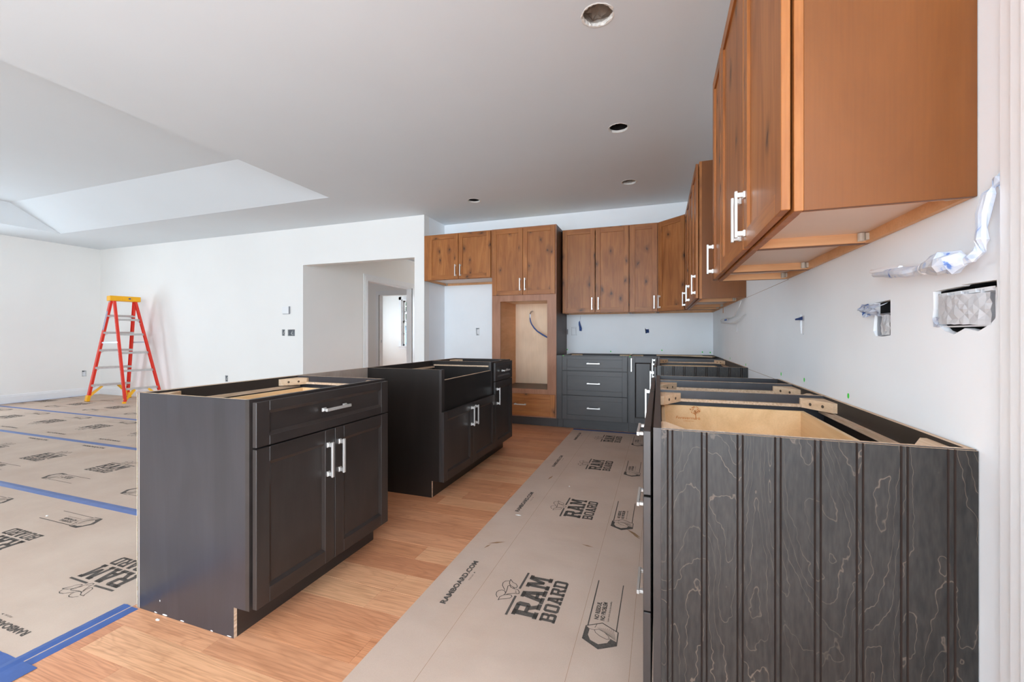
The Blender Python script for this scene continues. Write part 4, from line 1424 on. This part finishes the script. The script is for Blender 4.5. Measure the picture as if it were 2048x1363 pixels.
def open_box(g, x0, x1, y0, y1, z0, z1, open_axis, t=0.003, m=0):
    """thin-walled box open toward -x or -y (open_axis)"""
    if open_axis == 'x':
        g.box(x1 - t, x1, y0, y1, z0, z1, m)
        for b in ((x0, x1, y0, y0 + t, z0, z1), (x0, x1, y1 - t, y1, z0, z1), (x0, x1, y0, y1, z0, z0 + t), (x0, x1, y0, y1, z1 - t, z1)): g.box(*b, m)
    else:
        g.box(x0, x1, y1 - t, y1, z0, z1, m)
        for b in ((x0, x0 + t, y0, y1, z0, z1), (x1 - t, x1, y0, y1, z0, z1), (x0, x1, y0, y1, z0, z0 + t), (x0, x1, y0, y1, z1 - t, z1)): g.box(*b, m)


def shade_liner(parent, loop, axis, base, d0=0.014, d1=0.117):  # black sleeve added inside a hole, its colour standing in for shade
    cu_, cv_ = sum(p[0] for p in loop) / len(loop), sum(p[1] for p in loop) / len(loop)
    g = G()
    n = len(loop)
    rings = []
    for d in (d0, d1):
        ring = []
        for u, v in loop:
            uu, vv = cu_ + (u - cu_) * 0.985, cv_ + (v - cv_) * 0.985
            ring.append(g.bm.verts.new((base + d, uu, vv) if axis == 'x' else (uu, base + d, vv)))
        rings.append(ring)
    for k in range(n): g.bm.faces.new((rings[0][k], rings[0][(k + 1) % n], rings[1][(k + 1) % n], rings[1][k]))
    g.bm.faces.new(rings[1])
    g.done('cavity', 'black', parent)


# four-gang box, masked with white plastic
bx = thing('switch_box', 'wide four-gang wall box masked with white plastic by the right trim', 'electrical box')
shade_liner(bx, HOLE_BIG, 'x', XR)
g = G(); open_box(g, XR + 0.004, XR + 0.09, 1.074, 1.253, 1.126, 1.204, 'x')
for k in range(1, 4): g.box(XR + 0.006, XR + 0.012, 1.074 + 0.0447 * k - 0.002, 1.074 + 0.0447 * k + 0.002, 1.192, 1.204)
for k in range(4): g.box(XR + 0.003, XR + 0.03, 1.085 + 0.0447 * k, 1.105 + 0.0447 * k, 1.196, 1.204)
g.done('plastic_box', 'whiteplastic', bx)
crumple('plastic_mask', lambda u, v: ((XR - 0.002 - 0.006 * math.sin(PI * u), 1.078 + 0.162 * u, 1.128 + 0.064 * v + 0.006 * u), (1, 0, 0)), 12, 6, 0.0014, 'mask', bx, 11, 0.0008)
crumple('plastic_mask', lambda u, v: ((XR - 0.001, 1.236 + 0.022 * u, 1.128 + 0.022 * v), (1, 0, 0)), 3, 4, 0.004, 'plasticblue', bx, 12, 0.002)
bx = thing('switch_box', 'wall box stuffed with blue-stained white plastic, left of the four-gang box', 'electrical box')
shade_liner(bx, HOLE_TWO, 'x', XR)
g = G(); open_box(g, XR + 0.006, XR + 0.08, 1.463, 1.548, 1.107, 1.172, 'x'); g.done('plastic_box', 'greybox', bx)
crumple('plastic_mask', lambda u, v: ((XR - 0.014 - 0.014 * math.sin(PI * v), 1.463 + 0.125 * u, 1.162 + 0.034 * v + 0.008 * u), (1, 0, 0.3)), 9, 6, 0.009, 'plasticblue', bx, 13, 0.004)
crumple('plastic_mask', lambda u, v: ((XR + 0.002, 1.462 + 0.055 * u, 1.110 + 0.058 * v), (1, 0, 0)), 6, 6, 0.003, 'mask', bx, 14, 0.001)
bx = thing('switch_box', 'narrow wall box with a scrap of bright blue tape on the right wall', 'electrical box')
shade_liner(bx, HOLE_SLIT, 'x', XR)
g = G(); open_box(g, XR + 0.001, XR + 0.07, 2.200, 2.246, 1.117, 1.197, 'x'); g.box(XR + 0.003, XR + 0.006, 2.204, 2.243, 1.12, 1.175); g.done('plastic_box', 'whiteplastic', bx)
crumple('tape_scrap', lambda u, v: ((XR - 0.006 - 0.012 * u, 2.207 + 0.062 * u, 1.178 + 0.016 * v * (1 - u * 0.6)), (1, 0, 0)), 5, 2, 0.002, 'bluetape', bx, 15)
bx = thing('wall_slot', 'thin dark slot in the right wall under the wire coil', 'wall slot')
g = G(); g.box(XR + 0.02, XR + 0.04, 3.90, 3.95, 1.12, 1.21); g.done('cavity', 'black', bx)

# hanging cable wrapped in plastic
hc = thing('wrapped_cable', 'cable wrapped in pale blue plastic hanging from the wall beside the near wall cabinet', 'cable', (0, 0, 0))
P_ = [(0.64, 1.046, 1.404), (0.600, 1.050, 1.398), (0.592, 1.056, 1.378), (0.588, 1.062, 1.342), (0.586, 1.061, 1.315), (0.586, 1.060, 1.291), (0.583, 1.064, 1.270), (0.578, 1.074, 1.258), (0.574, 1.088, 1.2555)]
g = G(); g.tube(P_, [0.006, 0.009, 0.010, 0.010, 0.0085, 0.010, 0.009, 0.009, 0.007], 9, 0, 0.22, 3); hc_w = g.done('wrapped_drop', 'plastic', hc)
P_ = [(0.574, 1.085, 1.256), (0.571, 1.096, 1.258), (0.568, 1.106, 1.2585), (0.566, 1.125, 1.260), (0.565, 1.150, 1.261), (0.565, 1.176, 1.2605), (0.565, 1.198, 1.2585), (0.565, 1.204, 1.2580), (0.565, 1.230, 1.2575), (0.564, 1.262, 1.259),
      (0.563, 1.30, 1.2635), (0.562, 1.34, 1.267), (0.561, 1.38, 1.271), (0.560, 1.425, 1.2745)]
g = G(); g.tube(P_, [0.009, 0.017, 0.023, 0.0245, 0.023, 0.019, 0.012, 0.0115, 0.012, 0.014, 0.014, 0.012, 0.010, 0.006], 11, 0, 0.16, 5); g.done('plastic_bag', 'plastic', hc)
g = G(); g.tube([(0.565, 1.199, 1.2585), (0.565, 1.205, 1.258)], 0.0135, 11, 0, 0.05, 5); g.done('tie_tape', 'whiteplastic', hc)
g = G()
g.tube([(0.563, 1.30, 1.275), (0.560, 1.36, 1.279), (0.558, 1.42, 1.283), (0.556, 1.434, 1.286)], [0.006, 0.008, 0.007, 0.005], 7, 0, 0.2, 6); g.done('cable_tail', 'whiteplastic', hc)

# coil of thin white wire under the far wall cabinets
co = thing('wire_coil', 'loose coil of thin white wire hanging below the far right wall cabinets', 'wire')
CP = [(3.60, 1.375), (3.62, 1.333), (3.768, 1.290), (3.90, 1.270), (4.10, 1.266), (4.226, 1.267), (4.40, 1.273), (4.513, 1.272), (4.65, 1.262), (4.69, 1.250), (4.626, 1.237), (4.385, 1.226), (4.2, 1.218), (4.009, 1.215), (3.85, 1.217), (3.74, 1.226), (3.62, 1.245), (3.52, 1.266), (3.47, 1.268)]
g = G(); g.tube([(XR - 0.02 - 0.012 * math.sin(i), y_, z_) for i, (y_, z_) in enumerate(CP)], 0.0032, 6); g.done('wire_strand', 'wire', co)
g = G(); g.tube([(XR - 0.03 + 0.01 * math.sin(i * 2), y_ * 0.97 + 0.12, z_ - 0.004) for i, (y_, z_) in enumerate(CP[5:15])], 0.002, 6); g.done('wire_strand', 'wire', co)
g = G(); g.box(XR - 0.034, XR - 0.024, 4.30, 4.38, 1.246, 1.262, bev=0.002); g.done('tape_flag', 'bluetape', co)
g = G(); g.box(XR - 0.0012, XR, 4.69, 4.735, 1.336, 1.389); tag(g.done('tape_scrap', 'cab_rail'), 'small beige strip hanging on the wall under the far wall cabinets', 'strip')

# back wall boxes and tails
bx = thing('outlet_box', 'dark wall box with bright blue tape on the back wall above the corner base', 'electrical box')
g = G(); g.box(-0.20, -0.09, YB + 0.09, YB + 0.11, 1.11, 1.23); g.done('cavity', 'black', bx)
g = G(); open_box(g, -0.162, -0.122, YB + 0.002, YB + 0.06, 1.142, 1.184, 'y'); g.done('plastic_box', 'black', bx)
crumple('tape_scrap', lambda u, v: ((-0.156 + 0.036 * u, YB - 0.002, 1.143 + 0.045 * v), (0, 1, 0)), 4, 4, 0.004, 'bluetape', bx, 21)
bx = thing('outlet_box', 'small outlet box in the refrigerator space', 'electrical box')
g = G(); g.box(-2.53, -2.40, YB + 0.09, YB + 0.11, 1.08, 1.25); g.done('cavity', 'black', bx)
g = G(); open_box(g, -2.484, -2.442, YB + 0.001, YB + 0.06, 1.118, 1.210, 'y'); g.box(-2.478, -2.448, YB + 0.006, YB + 0.01, 1.13, 1.20); g.done('plastic_box', 'whiteplastic', bx)
bx = thing('wall_slot', 'black slot in the back wall against the oven cabinet side', 'wall slot')
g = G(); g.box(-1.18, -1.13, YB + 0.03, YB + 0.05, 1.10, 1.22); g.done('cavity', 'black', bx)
bt = thing('taped_wire', 'short wire end wrapped in blue tape hanging on the back wall', 'wire')
g = G(); g.tube([(-0.980, YB - 0.003, 1.37), (-0.983, YB - 0.008, 1.335), (-0.990, YB - 0.016, 1.30)], 0.003, 6); g.done('wire_strand', 'plasticblue', bt)
g = G(); g.tube([(-0.992, YB - 0.016, 1.300), (-0.996, YB - 0.020, 1.285), (-0.990, YB - 0.022, 1.255), (-0.984, YB - 0.022, 1.225), (-0.979, YB - 0.022, 1.195), (-0.978, YB - 0.022, 1.172)], [0.005, 0.010, 0.013, 0.015, 0.017, 0.014], 9, 0, 0.2, 8)
g.done('tape_wrap', 'bluetape', bt)
oc = thing('oven_cable', 'blue-taped armoured cable hanging in the oven cabinet opening', 'cable')
g = G(); g.tube([(-1.640, YB - 0.012, 1.443), (-1.633, YB - 0.10, 1.430), (-1.631, YB - 0.16, 1.39), (-1.631, YB - 0.16, 1.345)], 0.009, 9, 0, 0.05); g.done('conduit', 'steel', oc)
g = G(); g.tube([(-1.631, YB - 0.16, 1.345), (-1.624, YB - 0.16, 1.30), (-1.608, YB - 0.16, 1.261), (-1.572, YB - 0.16, 1.21), (-1.532, YB - 0.16, 1.168), (-1.456, YB - 0.16, 1.121), (-1.399, YB - 0.16, 1.090), (-1.34, YB - 0.16, 1.06)],
              [0.007, 0.009, 0.008, 0.010, 0.009, 0.010, 0.010, 0.010], 9, 0, 0.08); g.done('tape_wrap', 'bluetape', oc)

# living room wall
tb = thing('thermostat_plate', 'small white box on the living room wall left of the opening', 'thermostat', (-5.425, YL, 1.50))
g = G(); g.box(-0.070, 0.060, -0.022, 0, -0.055, 0.055, bev=0.003); g.done('housing', 'trim', tb)
g = G(); g.box(0.060, 0.073, -0.020, 0, -0.055, 0.058); g.box(-0.068, 0.060, -0.010, 0, -0.062, -0.055); g.done('back_plate', 'greybox', tb)
for nm, x0, x1, z0, z1, lb in (('outlet_box', -5.52, -5.46, 1.105, 1.205, 'narrow cut-out wall box left of the living room opening'),
                              ('outlet_box', -5.404, -5.26, 1.105, 1.203, 'wider cut-out wall box with dark wires beside the living room opening'),
                              ('outlet_box', -6.746, -6.68, 0.355, 0.457, 'low outlet box on the living room wall above the near island cabinet')):
    bx = thing(nm, lb, 'electrical box')
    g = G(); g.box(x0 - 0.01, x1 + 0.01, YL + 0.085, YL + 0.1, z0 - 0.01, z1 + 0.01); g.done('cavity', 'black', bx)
    g = G(); open_box(g, x0 + 0.012, x1 - 0.004, YL + 0.002, YL + 0.07, z0 + 0.006, z1 - 0.006, 'y'); g.done('plastic_box', 'greybox', bx)
    g = G(); zc_ = (z0 + z1) / 2; xc_ = (x0 + x1) / 2
    g.tube([(xc_ - 0.012, YL + 0.05, zc_ + 0.04), (xc_ + 0.008, YL + 0.008, zc_ + 0.012), (xc_ - 0.006, YL + 0.006, zc_ - 0.018), (xc_ + 0.01, YL + 0.03, zc_ - 0.038)], 0.006, 6); g.done('wire_strand', 'wire', bx)
bx = thing('outlet_box', 'low outlet box on the left wall beside the ladder', 'electrical box')
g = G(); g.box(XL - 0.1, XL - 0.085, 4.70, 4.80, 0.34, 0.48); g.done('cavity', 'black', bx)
g = G()
for b in ((XL - 0.07, XL - 0.002, 4.722, 4.725, 0.362, 0.452), (XL - 0.07, XL - 0.002, 4.770, 4.773, 0.362, 0.452), (XL - 0.07, XL - 0.002, 4.722, 4.773, 0.362, 0.365), (XL - 0.03, XL - 0.025, 4.726, 4.770, 0.366, 0.44)): g.box(*b)
g.done('plastic_box', 'whiteplastic', bx)

# pencil marks on the walls
g = G()
for a, b in (((-1.100, 1.219), (-1.040, 1.221)), ((-1.040, 1.225), (-1.034, 1.110)), ((-1.100, 1.118), (-1.030, 1.116)), ((-1.100, 1.222), (-1.099, 1.112)), ((-1.094, 1.207), (-1.046, 1.208)), ((-1.046, 1.21), (-1.043, 1.12))):
    g.bar((a[0], YB - 0.0004, a[1]), (b[0], YB - 0.0004, b[1]), 0.0016, 0.0008, up=(0, 1, 0))
g.done('pencil_mark', 'pencil', bpy.data.objects['wall_back'])
g = G()
g.bar((XR - 0.0004, 2.44, 1.388), (XR - 0.0004, 3.515, 1.388), 0.0016, 0.0008, up=(1, 0, 0)); g.bar((XR - 0.0004, 2.60, 0.866), (XR - 0.0004, 3.45, 0.866), 0.0016, 0.0008, up=(1, 0, 0))
g.done('pencil_mark', 'brownmark', bpy.data.objects['wall_right'])

# green sticker dots
DOTS = [('r', 1.736, 0.902, 'green dot on the right wall, nearest the camera above the near base cabinet'), ('r', 2.199, 0.911, 'green dot on the right wall above the narrow second base cabinet'),
        ('r', 2.575, 0.905, 'green dot on the right wall at the near side of the range gap'), ('r', 3.539, 0.892, 'green dot on the right wall just beyond the range gap'),
        ('r', 4.274, 0.902, 'green dot on the right wall close to the back corner'), ('b', 0.579, 0.906, 'green dot low in the back corner of the kitchen'),
        ('b', 0.493, 0.910, 'green dot on the back wall just left of the corner'), ('b', 0.032, 0.926, 'green dot on the back wall over the corner base cabinet'),
        ('b', -0.591, 0.905, 'green dot on the back wall over the three-drawer base'), ('b', -1.160, 0.923, 'green dot on the back wall against the oven cabinet'),
        ('f', -1.082, 0.868, 'green dot on the top left corner of the three-drawer slate base'), ('f', -0.312, 0.868, 'green dot on the top left corner of the corner base cabinet')]
for wh, u, z, lb in DOTS:
    g = G()
    r = 0.008 if u > 1.7 or wh != 'r' else 0.007
    pts = []
    for k in range(12):
        a = 2 * PI * k / 12
        pts.append((u + r * 0.85 * math.cos(a), z + r * 1.15 * math.sin(a)))
    if wh == 'r': g.prism(pts, 'x', XR - 0.001, XR)
    elif wh == 'b': g.prism(pts, 'y', YB - 0.001, YB)
    else: g.prism(pts, 'y', YF - 0.0012, YF - 0.0002)
    tag(g.done('green_sticker', 'greendot'), lb, 'sticker', 'green dots along the counter line')

# scraps
for i, (x, y, sx, sy, lb) in enumerate(((-1.847, 1.095, 0.012, 0.006, 'white plaster bit on the oak floor beside the near island cabinet'),
                                        (-0.819, 2.465, 0.022, 0.004, 'thin white shaving on the aisle board'),
                                        (-0.623, 3.06, 0.006, 0.006, 'tiny white crumb further up the aisle board'),
                                        (-3.55, 1.50, 0.012, 0.007, 'white crumb on the nearest living room board'),
                                        (-5.45, 3.35, 0.03, 0.012, 'white scrap on the living room boards in front of the ladder'))):
    g = G()
    rnd = random.Random(i + 40)
    n = 9
    z0 = 0.0015 if x != -1.847 else 0.0
    base = [(x + sx * math.cos(2 * PI * k / n) * rnd.uniform(0.7, 1.1), y + sy * math.sin(2 * PI * k / n) * rnd.uniform(0.7, 1.1)) for k in range(n)]
    vs = [g.bm.verts.new((a, b, z0)) for a, b in base]
    tp = g.bm.verts.new((x, y, z0 + min(sx, sy) * 0.7))
    for k in range(n): g.bm.faces.new((vs[k], vs[(k + 1) % n], tp))
    g.bm.faces.new(vs)
    tag(g.done('plaster_scrap', 'putty'), lb, 'scrap', 'white scraps on the floor')

# ------------------------------------------------------------------ light cut-outs in the ceiling
LHL = ['round light cut-out in the ceiling nearest the camera, stuffed with plastic', 'dark round light cut-out second from the camera in the kitchen ceiling',
       'round light cut-out in the ceiling near the right-hand back corner', 'round light cut-out in the ceiling in front of the refrigerator space']
for i, (x, y, r) in enumerate(LH):
    t = thing('light_cutout', LHL[i], 'light opening', (x, y, CZ), 0, 'light cut-outs in the kitchen ceiling')
    g = G()
    rnd = random.Random(60 + i)
    n = 40
    rings = []
    for (rr, z, j) in ((r + 0.004, 0.0, 0.05), (r + 0.002, -0.0025, 0.05), (r - 0.006, -0.001, 0.09), (r - 0.007, 0.016, 0.06)):
        rings.append([g.bm.verts.new((rr * (1 + rnd.uniform(-j, j) * (0.5 if i else 1)) * math.cos(2 * PI * k / n), rr * (1 + rnd.uniform(-j, j) * (0.5 if i else 1)) * math.sin(2 * PI * k / n), z)) for k in range(n)])
    for a, b in zip(rings, rings[1:]):
        for k in range(n): g.bm.faces.new((a[k], a[(k + 1) % n], b[(k + 1) % n], b[k]))
    g.done('torn_edge', 'gypsum', t)
    g = G()
    n = 24
    hh = 0.05 if i in (0, 2) else 0.14
    lo_ = [g.bm.verts.new((r * 1.15 * math.cos(2 * PI * k / n), r * 1.15 * math.sin(2 * PI * k / n), 0.017)) for k in range(n)]
    hi_ = [g.bm.verts.new((r * 1.15 * math.cos(2 * PI * k / n), r * 1.15 * math.sin(2 * PI * k / n), 0.017 + hh)) for k in range(n)]
    for k in range(n): g.bm.faces.new((lo_[k], lo_[(k + 1) % n], hi_[(k + 1) % n], hi_[k]))
    g.bm.faces.new(hi_)
    g.done('cavity', 'insul' if i in (0, 2) else 'black', t)  # black ones carry the shade of the hole in their colour
    crumple('vapour_sheet', lambda u, v: ((-r + 2 * r * u, -r + 2 * r * v, 0.045 if i in (0, 2) else 0.075), (0, 0, 1)), 7, 7, 0.014, 'insul' if i != 1 else 'black', t, 70 + i)
